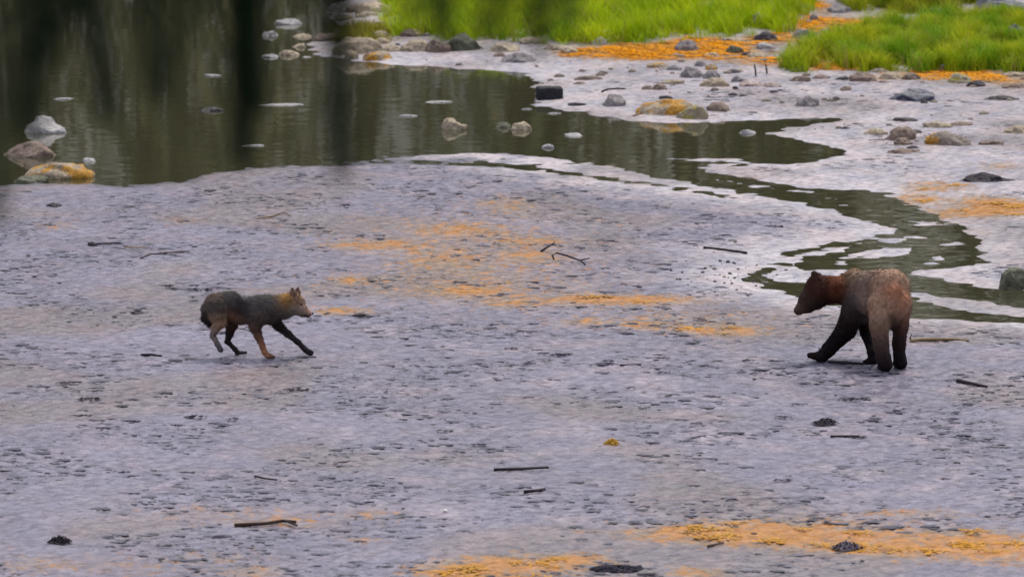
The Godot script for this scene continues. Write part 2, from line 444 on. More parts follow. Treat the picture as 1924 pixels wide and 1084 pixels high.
# ---------------------------------------------------------------- forest across the pond, seen in its mirror
func conifer(seed_: int, tall: float) -> Node3D:
	var r := RandomNumberGenerator.new()
	r.seed = seed_
	var t := Node3D.new()
	var st := SurfaceTool.new()
	st.begin(Mesh.PRIMITIVE_TRIANGLES)
	tube(st, [Vector3(0, -0.3, 0), Vector3(0.1, tall * 0.4, 0), Vector3(0, tall, 0.05)], [0.34, 0.22, 0.03], 7, Color(0.10, 0.07, 0.05))
	put("trunk", st.commit(), mats.wood, t)
	var v := PackedVector3Array()
	var c := PackedColorArray()
	var ix := PackedInt32Array()
	var h := tall * 0.06
	while h < tall * 0.99:
		var reach := (1.0 - h / tall) * tall * 0.17 + 0.35
		for b in 10:
			var an := r.randf() * TAU
			var len_ := reach * r.randf_range(0.6, 1.15)
			var dir := Vector3(cos(an), 0, sin(an))
			var side := Vector3(-dir.z, 0, dir.x)
			var tint := Color(0.12, 0.125, 0.05).lerp(Color(0.22, 0.19, 0.075), r.randf())
			for q in 9:
				var f := (q + 0.6) / 9.0
				var at := dir * (len_ * f) + Vector3(0, h - 0.5 * len_ * f * f + 0.1, 0)
				for s in 2:
					var tip := at + side * (r.randf_range(-0.55, 0.55) * (1.15 - f)) + dir * r.randf_range(0.05, 0.4) + Vector3(0, r.randf_range(-0.5, 0.05), 0)
					var wd := side.rotated(Vector3.UP, r.randf_range(-1.2, 1.2)) * 0.13
					var k := v.size()
					v.append_array(PackedVector3Array([at - wd, at + wd, tip]))
					c.append_array(PackedColorArray([tint, tint, tint]))
					ix.append_array(PackedInt32Array([k, k + 1, k + 2]))
		h += tall * 0.021
	put("crown", surf(v, ix, PackedVector3Array(), c), mats.needle, t)
	return t

func build_forest() -> void:
	var kinds := [conifer(31, 24.0), conifer(32, 19.0), conifer(33, 27.0)]
	var words := ["mid-sized dark conifer mirrored in the pond", "short dark conifer mirrored in the pond", "tall dark conifer mirrored in the pond"]
	for row in 2:
		for i in 15:
			var k := (i * 2 + row * 1 + i / 4) % 3
			var t: Node3D = kinds[k].duplicate()
			t.name = numbered("conifer_tree")
			add_child(t)
			var x := -30.0 + i * 4.2 + rng.randf_range(-1.0, 1.0) + row * 2.1
			var d := 119.0 + row * 7.0 + rng.randf_range(-2.0, 2.0)
			t.position = Vector3(x, ground_at(x, d), -d)
			t.rotation.y = rng.randf() * TAU
			t.scale = Vector3.ONE * rng.randf_range(0.88, 1.12)
			tag(t, words[k], "tree", "conifers across the pond")
	# the wooded bank the camera stands on, which keeps the front sky off the flat
	var bank := [[-10.5, 26], [-15, 20], [-9, 14], [-12, 8], [-18, 12], [-22, 24], [10.5, 25], [15, 20], [9, 13], [12, 8], [18, 14], [22, 25], [-28, 18], [28, 18], [-8, 1], [8, 2], [-3.5, -7], [4, -8], [0, -13], [-9, -7], [10, -5]]
	for i in bank.size():
		var t: Node3D = kinds[(i * 2 + i / 3) % 3].duplicate()
		t.name = numbered("conifer_tree")
		add_child(t)
		t.position = Vector3(bank[i][0], ground_at(bank[i][0], bank[i][1]), -bank[i][1])
		t.rotation.y = rng.randf() * TAU
		tag(t, "dark conifer standing on the near wooded bank", "tree", "conifers on the near bank")
	for k in kinds: k.free()

func tube(st: SurfaceTool, pts: Array, rad: Array, sides: int, col: Color, wobble := 0.0) -> void:
	var n := pts.size()
	var ring := []
	for i in n:
		var dir: Vector3 = (pts[mini(i + 1, n - 1)] - pts[maxi(i - 1, 0)]).normalized()
		var a := dir.cross(Vector3.UP if absf(dir.y) < 0.9 else Vector3.RIGHT).normalized()
		var b := a.cross(dir)
		var l := []
		for s in sides:
			var an := TAU * s / sides
			var rr: float = rad[i] * (1.0 + wobble * rng.randf_range(-1, 1))
			l.append(pts[i] + (a * cos(an) + b * sin(an)) * rr)
		ring.append(l)
	st.set_smooth_group(0)
	for i in n - 1:
		for s in sides:
			var s2 := (s + 1) % sides
			for p: Vector3 in [ring[i][s], ring[i + 1][s], ring[i][s2], ring[i][s2], ring[i + 1][s], ring[i + 1][s2]]:
				st.set_color(col)
				st.add_vertex(p)
	for e in [0, n - 1]:
		for s in sides:
			var s2 := (s + 1) % sides
			for p: Vector3 in ([pts[e], ring[e][s], ring[e][s2]] if e == 0 else [pts[e], ring[e][s2], ring[e][s]]):
				st.set_color(col)
				st.add_vertex(p)
	st.generate_normals()

# ---------------------------------------------------------------- stones
var ball_v := PackedVector3Array()
var ball_i := PackedInt32Array()

func ball() -> void:
	var g := (1.0 + sqrt(5.0)) / 2.0
	var v: Array = []
	for p in [[-1, g, 0], [1, g, 0], [-1, -g, 0], [1, -g, 0], [0, -1, g], [0, 1, g], [0, -1, -g], [0, 1, -g], [g, 0, -1], [g, 0, 1], [-g, 0, -1], [-g, 0, 1]]:
		v.append(Vector3(p[0], p[1], p[2]).normalized())
	var f := [0, 11, 5, 0, 5, 1, 0, 1, 7, 0, 7, 10, 0, 10, 11, 1, 5, 9, 5, 11, 4, 11, 10, 2, 10, 7, 6, 7, 1, 8, 3, 9, 4, 3, 4, 2, 3, 2, 6, 3, 6, 8, 3, 8, 9, 4, 9, 5, 2, 4, 11, 6, 2, 10, 8, 6, 7, 9, 8, 1]
	for step in 3:
		var mid := {}
		var f2 := []
		for t in range(0, f.size(), 3):
			var m := []
			for e in 3:
				var a: int = f[t + e]
				var b: int = f[t + (e + 1) % 3]
				var key := mini(a, b) * 100000 + maxi(a, b)
				if not mid.has(key):
					mid[key] = v.size()
					v.append((v[a] + v[b]).normalized())
				m.append(mid[key])
			f2.append_array([f[t], m[0], m[2], f[t + 1], m[1], m[0], f[t + 2], m[2], m[1], m[0], m[1], m[2]])
		f = f2
	ball_v = PackedVector3Array(v)
	for t in range(0, f.size(), 3):
		ball_i.append_array(PackedInt32Array([f[t], f[t + 2], f[t + 1]]))

func rock_mesh(w: float, h: float, dp: float, kind: String, seed_: int) -> ArrayMesh:
	var r := RandomNumberGenerator.new()
	r.seed = seed_ * 7919 + 13
	n_blob.seed = seed_ + 100
	var tones := {
		"pale": Color(0.40, 0.38, 0.37), "buff": Color(0.40, 0.325, 0.225), "brown": Color(0.22, 0.16, 0.125), "dark": Color(0.06, 0.052, 0.056), "olive": Color(0.12, 0.12, 0.08), "algae": Color(0.36, 0.29, 0.20),
		"algae2": Color(0.24, 0.20, 0.165), "grey": Color(0.23, 0.21, 0.208), "pink": Color(0.40, 0.31, 0.275), "mottled": Color(0.32, 0.275, 0.18), "blue": Color(0.20, 0.20, 0.215), "angular": Color(0.25, 0.225, 0.22),
		"darkridge": Color(0.036, 0.028, 0.037), "block": Color(0.018, 0.018, 0.024)}
	var tone: Color = tones[kind]
	var cuts := []
	for q in (9 if kind in ["angular", "grey", "block", "darkridge", "blue"] else 5):
		var dir := Vector3(r.randf_range(-1, 1), r.randf_range(-0.2, 1.0), r.randf_range(-1, 1)).normalized()
		cuts.append([dir, r.randf_range(0.66, 0.92)])
	if kind == "block": cuts = []
	var peak := 1.0 if kind in ["darkridge"] else 0.0
	var v := PackedVector3Array()
	var c := PackedColorArray()
	var off := Vector3(r.randf() * 50, r.randf() * 50, r.randf() * 50)
	var lean := r.randf_range(-0.35, 0.35)
	for p in ball_v:
		var q := p
		if kind == "block": q = p / pow(maxf(absf(p.x), maxf(absf(p.y), absf(p.z))), 0.9) * 0.92
		for cut in cuts:
			var over: float = q.dot(cut[0]) - cut[1]
			if over > 0.0: q -= cut[0] * over * 0.85
		q *= 1.0 + (0.05 if kind == "block" else 0.20) * n_blob.get_noise_3dv(p * 1.3 + off) + 0.07 * n_blob.get_noise_3dv(p * 4.5 + off)
		if peak > 0.0: q.y *= 1.25 - 0.75 * minf(1.0, absf(p.x + 0.1) * 1.2)
		q.x += lean * maxf(q.y, 0.0) * 0.5
		v.append(Vector3(q.x * w * 0.54, q.y * h, q.z * dp * 0.54))
		var g := n_blob.get_noise_3dv(p * 2.2 + off * 2.0) + 0.5 * n_blob.get_noise_3dv(p * 6.0 + off)
		var col := tone * (1.0 + 0.45 * g)
		col.a = 1.0
		if kind == "blue": col = col.lerp(Color(0.04, 0.042, 0.085), smoothstep(0.1, 0.3, n_blob.get_noise_3dv(p * 1.4 + off * 5.0)))
		if kind in ["algae", "algae2"]:
			var side: float = (-p.x if kind == "algae2" else n_blob.get_noise_3dv(p * 0.9 + off * 3.0) * 2.2 + 0.35)
			col = col.lerp(Color(0.46, 0.23, 0.025), smoothstep(0.35, 0.65, side + 0.5 * g))
		elif kind == "mottled":
			col = col.lerp(Color(0.42, 0.34, 0.05), smoothstep(0.2, 0.5, n_blob.get_noise_3dv(p * 1.2 + off * 4.0) + 0.3 * g))
		c.append(col)
	return surf(v, ball_i, smooth_normals(v, ball_i), c)

func build_rocks() -> void:
	ball()
	# x, distance, foot height, width, height, depth, kind, label, group, turn
	var list := [
		[-6.789, 78.238, -0.02, 0.616, 0.24, 0.443, "pale", "pale grey peaked boulder standing in the dark pond", "stones standing in the pond", -0.183],
		[-6.727, 75.251, -0.02, 0.681, 0.226, 0.491, "brown", "smooth reddish brown boulder in the pond behind the yellow-stained one", "stones standing in the pond", 0.031],
		[-6.133, 72.744, -0.02, 0.816, 0.255, 0.588, "algae", "low boulder with a yellow algae stain at the pond edge", "stones standing in the pond", -0.091],
		[-5.854, 74.533, -0.02, 0.206, 0.073, 0.148, "pale", "small pale stone touching the yellow-stained boulder in the pond", "stones standing in the pond", 0.073],
		[-6.44, 72.154, -0.02, 0.441, 0.111, 0.317, "olive", "low olive stone in front of the yellow-stained boulder", "stones standing in the pond", 0.088],
		[-0.852, 78.578, -0.02, 0.356, 0.196, 0.256, "buff", "rounded buff stone standing alone in the pond", "stones standing in the pond", -0.304],
		[-0.124, 78.823, -0.02, 0.233, 0.1, 0.168, "olive", "olive half of a touching pair of stones in the pond", "stones standing in the pond", -0.341],
		[0.139, 78.559, -0.02, 0.294, 0.129, 0.212, "buff", "buff half of a touching pair of stones in the pond", "stones standing in the pond", 0.236],
		[0.889, 77.72, -0.02, 0.276, 0.067, 0.199, "pale", "flat pale stone lying in the pond beyond the tiny white one", "stones standing in the pond", -0.168],
		[0.504, 76.213, -0.02, 0.195, 0.068, 0.141, "pale", "tiny white stone in the pond close to the rippled bar", "stones standing in the pond", -0.186],
		[3.425, 78.057, -0.02, 0.246, 0.068, 0.177, "pale", "flat pale stone in the tapering end of the pond", "stones standing in the pond", 0.347],
		[0.224, 81.273, 0.0, 0.144, 0.022, 0.05, "pale", "thin pale sliver standing in for a ripple glint on the pond", "flat stones awash in the pond", -0.021],  # the thin awash slivers paint ripple glints as pale solids
		[0.636, 80.677, 0.0, 0.191, 0.022, 0.067, "pale", "thin pale sliver standing in for a ripple glint on the pond", "flat stones awash in the pond", 0.236],
		[-4.507, 81.086, -0.02, 0.351, 0.071, 0.193, "dark", "flat dark stone in the open pond with pale ripples round it", "flat stones awash in the pond", -0.017],
		[-3.486, 81.904, 0.0, 0.629, 0.022, 0.22, "pale", "long thin pale sliver standing in for a ripple glint on the pond", "flat stones awash in the pond", 0.097],
		[-4.777, 86.329, 0.0, 0.34, 0.022, 0.119, "pale", "thin pale sliver standing in for a ripple glint on the pond", "flat stones awash in the pond", -0.245],
		[-1.111, 82.315, 0.0, 0.421, 0.022, 0.148, "pale", "thin pale sliver standing in for a ripple glint on the pond", "flat stones awash in the pond", 0.094],
		[-6.881, 82.75, 0.0, 0.293, 0.022, 0.103, "pale", "thin pale sliver standing in for a ripple glint on the pond", "flat stones awash in the pond", 0.258],
		[-1.56, 80.33, 0.0, 0.285, 0.022, 0.1, "pale", "thin pale sliver standing in for a ripple glint on the pond", "flat stones awash in the pond", 0.016],
		[-3.664, 76.422, 0.0, 0.301, 0.022, 0.105, "pale", "thin pale sliver standing in for a ripple glint on the pond", "flat stones awash in the pond", 0.169],
		[-4.189, 93.188, -0.02, 0.33, 0.1, 0.238, "pale", "pale stone in the water off the tip of the muddy spit", "stones on the muddy spit", 0.12],
		[-4.021, 89.41, -0.02, 0.317, 0.069, 0.228, "pale", "flat pale stone in the water off the tip of the muddy spit", "stones on the muddy spit", -0.305],
		[-3.979, 95.449, -0.02, 0.488, 0.108, 0.351, "pale", "long pale stone in the water beyond the spit", "stones on the muddy spit", 0.181],
		[-3.622, 92.991, -0.02, 0.329, 0.072, 0.237, "buff", "small buff stone in the water beyond the peach coloured one", "stones on the muddy spit", 0.064],
		[-3.605, 91.139, -0.02, 0.233, 0.082, 0.168, "buff", "small buff stone just behind the peach coloured one", "stones on the muddy spit", -0.139],
		[-3.693, 89.779, -0.02, 0.336, 0.104, 0.242, "buff", "peach coloured stone in the water at the spit tip", "stones on the muddy spit", -0.328],
		[-3.377, 89.363, -0.02, 0.211, 0.039, 0.116, "pale", "very low pale stone between the peach coloured one and the spit", "stones on the muddy spit", 0.256],
		[-3.083, 92.181, 0.028, 0.58, 0.136, 0.418, "brown", "broad brown stone at the back of the spit", "stones on the muddy spit", -0.019],
		[-2.562, 89.785, 0.047, 0.776, 0.267, 0.559, "buff", "largest buff boulder on the spit with paler top", "stones on the muddy spit", 0.153],
		[-2.661, 88.939, 0.005, 0.263, 0.14, 0.189, "buff", "round buff stone leaning on the largest spit boulder", "stones on the muddy spit", 0.265],
		[-2.22, 88.809, 0.025, 0.437, 0.152, 0.314, "algae", "orange-stained stone at the water line of the spit", "stones on the muddy spit", 0.15],
		[-2.004, 89.716, 0.07, 0.3, 0.114, 0.216, "buff", "buff stone behind the orange-stained one on the spit", "stones on the muddy spit", 0.295],
		[-2.243, 91.937, 0.089, 0.289, 0.109, 0.208, "buff", "upper stone stacked behind the largest boulder on the spit", "stones on the muddy spit", -0.074],
		[-2.182, 90.909, 0.087, 0.25, 0.091, 0.18, "buff", "lower stone stacked behind the largest boulder on the spit", "stones on the muddy spit", 0.211],
		[-2.31, 93.944, 0.079, 0.277, 0.103, 0.2, "dark", "dark stone on the mud behind the spit boulders", "stones on the muddy spit", -0.039],
		[-1.581, 89.745, 0.085, 0.512, 0.178, 0.369, "buff", "buff boulder on the spit below a tuft of grass", "stones on the muddy spit", 0.305],
		[-1.233, 89.518, 0.086, 0.423, 0.198, 0.304, "brown", "brown boulder between the buff and the dark green ones", "stones on the muddy spit", 0.265],
		[-0.831, 89.804, 0.105, 0.688, 0.278, 0.496, "olive", "large dark green boulder under the bright grass", "stones on the muddy spit", -0.282],
		[-1.719, 91.969, 0.115, 0.38, 0.115, 0.274, "brown", "brown stone sunk in grass behind the spit", "stones on the muddy spit", -0.255],
		[-2.489, 96.631, 0.09, 0.627, 0.21, 0.451, "buff", "big grey buff boulder at the far inlet", "stones on the muddy spit", -0.198],
		[-2.81, 97.247, 0.063, 0.382, 0.123, 0.275, "brown", "brown stone beside the big boulder at the far inlet", "stones on the muddy spit", 0.326],
		[-2.57, 96.093, 0.071, 0.416, 0.085, 0.229, "buff", "flat buff stone in front of the big far inlet boulder", "stones on the muddy spit", -0.045],
		[-3.122, 98.646, 0.016, 0.388, 0.086, 0.279, "pale", "pale stone at the far edge of the inlet", "stones on the muddy spit", 0.089],
		[-2.988, 96.179, 0.025, 0.322, 0.076, 0.232, "buff", "small buff stone at the water edge of the far inlet", "stones on the muddy spit", -0.139],
		[-0.123, 89.463, 0.102, 0.475, 0.135, 0.342, "buff", "yellowish stone at the grass edge behind a grey one", "stones at the foot of the grass", 0.005],
		[0.338, 90.36, 0.146, 0.391, 0.094, 0.282, "buff", "yellowish stone half hidden in the grass edge", "stones at the foot of the grass", -0.08],
		[0.104, 88.134, 0.058, 0.503, 0.149, 0.362, "grey", "dark grey flat-topped stone on the mud below the grass", "stones at the foot of the grass", -0.104],
		[-0.21, 88.721, 0.074, 0.192, 0.072, 0.138, "brown", "little brown stone beside the dark grey flat-topped one", "stones at the foot of the grass", 0.06],
		[0.74, 89.508, 0.117, 0.37, 0.07, 0.203, "buff", "flat stone touching the dark-bellied one by the orange weed", "stones at the foot of the grass", 0.059],
		[0.947, 89.104, 0.103, 0.316, 0.095, 0.227, "buff", "dark-bellied stone at the end of the orange weed band", "stones at the foot of the grass", 0.283],
		[1.51, 92.521, 0.19, 0.273, 0.074, 0.197, "pale", "pale grey stone deep in the bright grass", "stones at the foot of the grass", 0.127],
		[1.446, 90.14, 0.142, 0.248, 0.116, 0.179, "pale", "pale stone poking out of the grass foot", "stones at the foot of the grass", 0.3],
		[2.146, 90.915, 0.158, 0.251, 0.082, 0.18, "grey", "grey stone poking out of the grass foot", "stones at the foot of the grass", 0.249],
		[2.881, 89.256, 0.125, 0.369, 0.173, 0.266, "grey", "grey wedge-shaped stone on the orange weed band", "stones at the foot of the grass", 0.344],
		[3.753, 90.621, 0.152, 0.321, 0.07, 0.231, "buff", "flat stone on orange weed near the bumpy dark one", "stones at the foot of the grass", 0.12],
		[4.252, 90.799, 0.156, 0.393, 0.14, 0.283, "dark", "bumpy dark purplish stone on orange weed", "stones at the foot of the grass", -0.236],
		[4.211, 89.535, 0.131, 0.3, 0.114, 0.216, "pale", "pale domed stone in front of the bumpy dark one", "stones at the foot of the grass", 0.252],
		[3.666, 88.925, 0.118, 0.28, 0.131, 0.202, "olive", "pointed pyramid stone on the far mud", "stones at the foot of the grass", 0.325],
		[3.851, 88.524, 0.11, 0.192, 0.064, 0.138, "dark", "small dark stone next to the pointed pyramid stone", "stones at the foot of the grass", 0.283],
		[4.037, 88.416, 0.108, 0.331, 0.076, 0.238, "buff", "flat buff stone next to the pointed pyramid stone", "stones at the foot of the grass", 0.048],
		[3.258, 88.529, 0.11, 0.261, 0.046, 0.144, "buff", "low flat buff stone between orange weed and bare mud", "stones at the foot of the grass", 0.15],
		[4.275, 89.034, 0.121, 0.193, 0.039, 0.106, "grey", "low flat grey stone between orange weed and bare mud", "stones at the foot of the grass", -0.202],
		[4.219, 92.868, 0.197, 0.347, 0.227, 0.25, "grey", "grey boulder overgrown by grass above the orange weed", "stones at the foot of the grass", 0.232],
		[5.248, 93.807, 0.216, 0.166, 0.115, 0.12, "grey", "small upright grey stone on the upper orange weed", "stones at the foot of the grass", 0.051],
		[5.775, 95.067, 0.241, 0.411, 0.128, 0.296, "grey", "grey stone with orange foot between the grass patches", "stones at the foot of the grass", -0.151],
		[4.875, 91.097, 0.162, 0.341, 0.151, 0.245, "grey", "lavender grey stone at the tip of the sedge patch", "stones at the foot of the grass", -0.306],
		[5.329, 91.684, 0.174, 0.18, 0.112, 0.13, "grey", "small lavender grey stone on the upper orange weed", "stones at the foot of the grass", 0.248],
		[2.83, 85.546, 0.057, 0.37, 0.173, 0.267, "grey", "dark-fronted boulder with speckled top on the far mud", "stones scattered on the far mud bank", 0.343],
		[3.135, 85.35, 0.058, 0.302, 0.124, 0.218, "grey", "dark stone beside the speckled-top boulder", "stones scattered on the far mud bank", -0.288],
		[2.111, 83.73, 0.053, 0.181, 0.06, 0.131, "brown", "small stone of the low pair on the open mud", "stones scattered on the far mud bank", 0.21],
		[2.291, 83.651, 0.055, 0.231, 0.091, 0.166, "brown", "larger stone of the low pair on the open mud", "stones scattered on the far mud bank", -0.063],
		[2.506, 84.539, 0.056, 0.35, 0.066, 0.192, "buff", "flat buff slab behind the low pair of stones", "stones scattered on the far mud bank", -0.244],
		[3.158, 84.154, 0.058, 0.414, 0.127, 0.298, "buff", "long buff loaf-shaped stone on the mud", "stones scattered on the far mud bank", -0.144],
		[3.584, 84.826, 0.059, 0.234, 0.092, 0.168, "grey", "grey domed stone behind the two flat pinkish slabs", "stones scattered on the far mud bank", 0.188],
		[3.745, 84.135, 0.059, 0.381, 0.087, 0.274, "pink", "broader flat pinkish slab on the mud below the stake pair", "stones scattered on the far mud bank", 0.261],
		[4.039, 84.026, 0.059, 0.298, 0.073, 0.214, "pink", "smaller flat pinkish slab on the mud below the stake pair", "stones scattered on the far mud bank", -0.319],
		[3.531, 86.212, 0.063, 0.221, 0.052, 0.159, "dark", "flat dark stone on the mud beside the stakes", "stones scattered on the far mud bank", 0.08],
		[3.045, 87.146, 0.08, 0.189, 0.08, 0.136, "grey", "tilted grey stone behind the speckled-top boulder", "stones scattered on the far mud bank", -0.319],
		[2.609, 86.609, 0.067, 0.239, 0.086, 0.172, "grey", "grey stone next to the yellow weedy one", "stones scattered on the far mud bank", 0.153],
		[3.198, 86.634, 0.071, 0.188, 0.088, 0.135, "algae", "little orange-stained stone behind the boulders", "stones scattered on the far mud bank", -0.118],
		[2.348, 87.042, 0.071, 0.377, 0.082, 0.271, "algae", "yellow weed-stained stone on the upper mud", "stones scattered on the far mud bank", 0.267],
		[3.469, 83.65, 0.059, 0.099, 0.054, 0.071, "dark", "small dark stone on the pale mud below the slabs", "small dark stones on the pale mud", 0.336],
		[3.39, 82.719, 0.058, 0.147, 0.044, 0.106, "dark", "small dark stone on the pale mud below the slabs", "small dark stones on the pale mud", 0.004],
		[3.541, 82.632, 0.058, 0.147, 0.032, 0.081, "dark", "small dark stone on the pale mud below the slabs", "small dark stones on the pale mud", 0.349],
		[4.039, 83.181, 0.059, 0.131, 0.037, 0.094, "dark", "small dark stone on the pale mud below the slabs", "small dark stones on the pale mud", -0.133],
		[2.352, 82.31, 0.054, 0.211, 0.05, 0.152, "dark", "small dark stone on the pale mud below the slabs", "small dark stones on the pale mud", -0.296],
		[1.227, 85.368, 0.04, 0.42, 0.054, 0.231, "brown", "longer low brown stone on the mud above the dark block", "stones scattered on the far mud bank", 0.07],
		[1.068, 84.716, 0.034, 0.217, 0.037, 0.119, "brown", "shorter low brown stone on the mud above the dark block", "stones scattered on the far mud bank", -0.328],
		[0.99, 81.681, 0.025, 0.274, 0.042, 0.15, "dark", "thin dark stone lying flat beside the dark block", "stones scattered on the far mud bank", -0.212],
		[1.533, 81.461, 0.036, 0.337, 0.173, 0.243, "angular", "angular grey stone with a twig lying on it", "stones scattered on the far mud bank", -0.064],
		[2.282, 80.403, 0.038, 0.775, 0.21, 0.558, "algae", "long orange-stained boulder at the water's edge", "stones scattered on the far mud bank", 0.077],
		[2.676, 79.857, 0.025, 0.456, 0.188, 0.328, "mottled", "mottled yellow barnacled rock beside the long orange-stained boulder", "stones scattered on the far mud bank", -0.241],
		[3.087, 80.725, 0.045, 0.382, 0.122, 0.275, "brown", "sloping brown stone behind the mottled yellow rock", "stones scattered on the far mud bank", -0.32],
		[4.591, 86.363, 0.067, 0.272, 0.076, 0.196, "grey", "grey stone in the first sedge at the tip of the row", "stones lining the foot of the sedge", 0.257],
		[4.541, 84.921, 0.06, 0.301, 0.082, 0.217, "brown", "loose brown oval stone in front of the sedge tip", "stones lining the foot of the sedge", -0.13],
		[4.873, 85.319, 0.06, 0.252, 0.059, 0.181, "brown", "low stone in the row below the orange weed", "stones lining the foot of the sedge", 0.321],
		[5.223, 85.142, 0.06, 0.218, 0.051, 0.157, "dark", "dark low stone in the row below the sedge", "stones lining the foot of the sedge", 0.278],
		[5.521, 84.944, 0.06, 0.385, 0.146, 0.277, "brown", "largest round stone in the row below the sedge", "stones lining the foot of the sedge", -0.086],
		[5.852, 86.274, 0.065, 0.289, 0.061, 0.159, "buff", "flat buff stone at the sedge foot", "stones lining the foot of the sedge", -0.028],
		[5.969, 85.255, 0.06, 0.319, 0.107, 0.23, "buff", "pale buff dome in the row below the sedge", "stones lining the foot of the sedge", 0.014],
		[6.289, 85.156, 0.06, 0.268, 0.108, 0.193, "brown", "brown dome at the end of the row below the sedge", "stones lining the foot of the sedge", 0.101],
		[5.84, 84.719, 0.06, 0.184, 0.044, 0.132, "pink", "small pinkish stone in front of the pale buff dome", "stones lining the foot of the sedge", 0.067],
		[7.023, 84.697, 0.06, 0.383, 0.137, 0.276, "mottled", "mottled lavender stone by the second strip of orange weed", "stones lining the foot of the sedge", 0.041],
		[7.231, 84.097, 0.06, 0.282, 0.106, 0.203, "dark", "dark stone beside the mottled lavender one", "stones lining the foot of the sedge", 0.084],
		[6.939, 86.702, 0.074, 0.222, 0.078, 0.16, "pale", "pale stone half hidden at the sedge foot", "stones lining the foot of the sedge", 0.308],
		[7.416, 86.691, 0.074, 0.188, 0.062, 0.135, "dark", "dark stone in the reddish sedge foot", "stones lining the foot of the sedge", 0.005],
		[7.979, 85.66, 0.06, 0.371, 0.075, 0.204, "buff", "flat pale slab at the sedge foot", "stones lining the foot of the sedge", -0.048],
		[7.814, 83.866, 0.06, 0.413, 0.072, 0.227, "brown", "flat dark-edged slab on the mud below the pale one", "stones lining the foot of the sedge", 0.154],
		[6.134, 82.13, 0.057, 0.711, 0.169, 0.512, "blue", "large long grey boulder with a bluish dark patch", "stones scattered on the far mud bank", -0.184],
		[4.441, 81.353, 0.049, 0.368, 0.131, 0.265, "grey", "stepped grey stone alone on the smooth mud", "stones scattered on the far mud bank", -0.139],
		[5.174, 83.516, 0.059, 0.197, 0.067, 0.142, "brown", "small brown dome alone on the smooth mud", "stones scattered on the far mud bank", 0.334],
		[7.463, 82.159, 0.059, 0.485, 0.059, 0.267, "dark", "flat dark slab beside the large long grey boulder", "stones scattered on the far mud bank", 0.015],
		[6.243, 81.651, 0.056, 0.113, 0.036, 0.081, "dark", "tiny dark stone at the foot of the large grey boulder", "small dark stones on the pale mud", 0.034],
		[5.793, 79.303, 0.042, 0.375, 0.05, 0.206, "dark", "thin dark stone between the two boulder groups", "stones scattered on the far mud bank", -0.342],
		[6.18, 78.357, 0.054, 0.417, 0.081, 0.229, "buff", "flat buff stone with a long low tail", "stones scattered on the far mud bank", -0.059],
		[6.542, 78.619, 0.055, 0.356, 0.049, 0.196, "brown", "thin low tail stone beside the flat buff one", "stones scattered on the far mud bank", 0.056],
		[5.245, 77.538, 0.046, 0.321, 0.08, 0.231, "buff", "buff stone of the cluster above the stream", "stones scattered on the far mud bank", -0.336],
		[5.536, 76.892, 0.046, 0.439, 0.181, 0.316, "brown", "blocky brown boulder of the cluster above the stream", "stones scattered on the far mud bank", 0.081],
		[5.537, 76.268, 0.042, 0.256, 0.088, 0.184, "brown", "small round stone in front of the blocky brown boulder", "stones scattered on the far mud bank", 0.093],
		[6.181, 76.232, 0.051, 0.63, 0.164, 0.454, "algae2", "smooth oval boulder with orange weed on one end", "stones scattered on the far mud bank", -0.308],
		[6.767, 76.146, 0.056, 0.345, 0.058, 0.19, "brown", "low brown stone beside the smooth oval boulder", "stones scattered on the far mud bank", 0.089],
		[7.241, 77.63, 0.059, 0.337, 0.102, 0.242, "buff", "buff boulder on the mud behind the smooth oval one", "stones scattered on the far mud bank", -0.024],
		[4.847, 78.287, 0.04, 0.124, 0.03, 0.089, "dark", "tiny dark stone on mud beside the tapering pond end", "small dark stones on the pale mud", 0.125],
		[5.636, 75.773, 0.041, 0.164, 0.033, 0.09, "dark", "tiny dark stone in front of the boulder cluster", "small dark stones on the pale mud", -0.103],
		[5.482, 75.286, 0.037, 0.519, 0.062, 0.286, "brown", "long low stone sunk in the mud below the cluster", "stones scattered on the far mud bank", 0.145],
		[5.801, 61.936, 0.012, 0.392, 0.227, 0.282, "olive", "mossy olive boulder beside the lower stream bend", "", 0.167],
		[6.302, 71.882, 0.053, 0.737, 0.112, 0.405, "darkridge", "dark pointed ridge of rock amid the orange weed", "", 0.0],
		[8.597, 94.74, 0.235, 1.023, 0.341, 0.736, "blue", "big dark bluish boulder behind the sedge", "stones at the foot of the grass", -0.334],
		[8.422, 90.497, 0.15, 0.427, 0.289, 0.308, "blue", "dark bluish boulder sticking out of the sedge", "stones at the foot of the grass", -0.308],
		[0.578, 82.679, 0.015, 0.407, 0.204, 0.325, "block", "dark squared block standing at the pond edge", "", 0.123],
		[-5.893, 69.042, 0.058, 0.191, 0.047, 0.137, "dark", "small dark flat stone on the mud near the pond boulders", "", 0.324],
		[-5.095, 65.219, 0.06, 0.116, 0.047, 0.084, "dark", "dark stone touching the end of a thin straight stick", "", -0.174],
		[-1.674, 59.293, 0.06, 0.211, 0.037, 0.116, "dark", "flat dark stone at the end of an orange weed strip", "", -0.031],
		[1.119, 44.332, 0.06, 0.177, 0.042, 0.127, "grey", "dark grey stone in the orange weed beside the weed mat", "", 0.065],
	]
	var k := 0
	for a in list:
		k += 1
		var o := put("rock", rock_mesh(a[3], a[4], a[5], a[6], k), mats.rock, self, Vector3(a[0], a[2], -a[1]))
		o.rotation.y = a[9]
		tag(o, a[7], "rock", a[8])

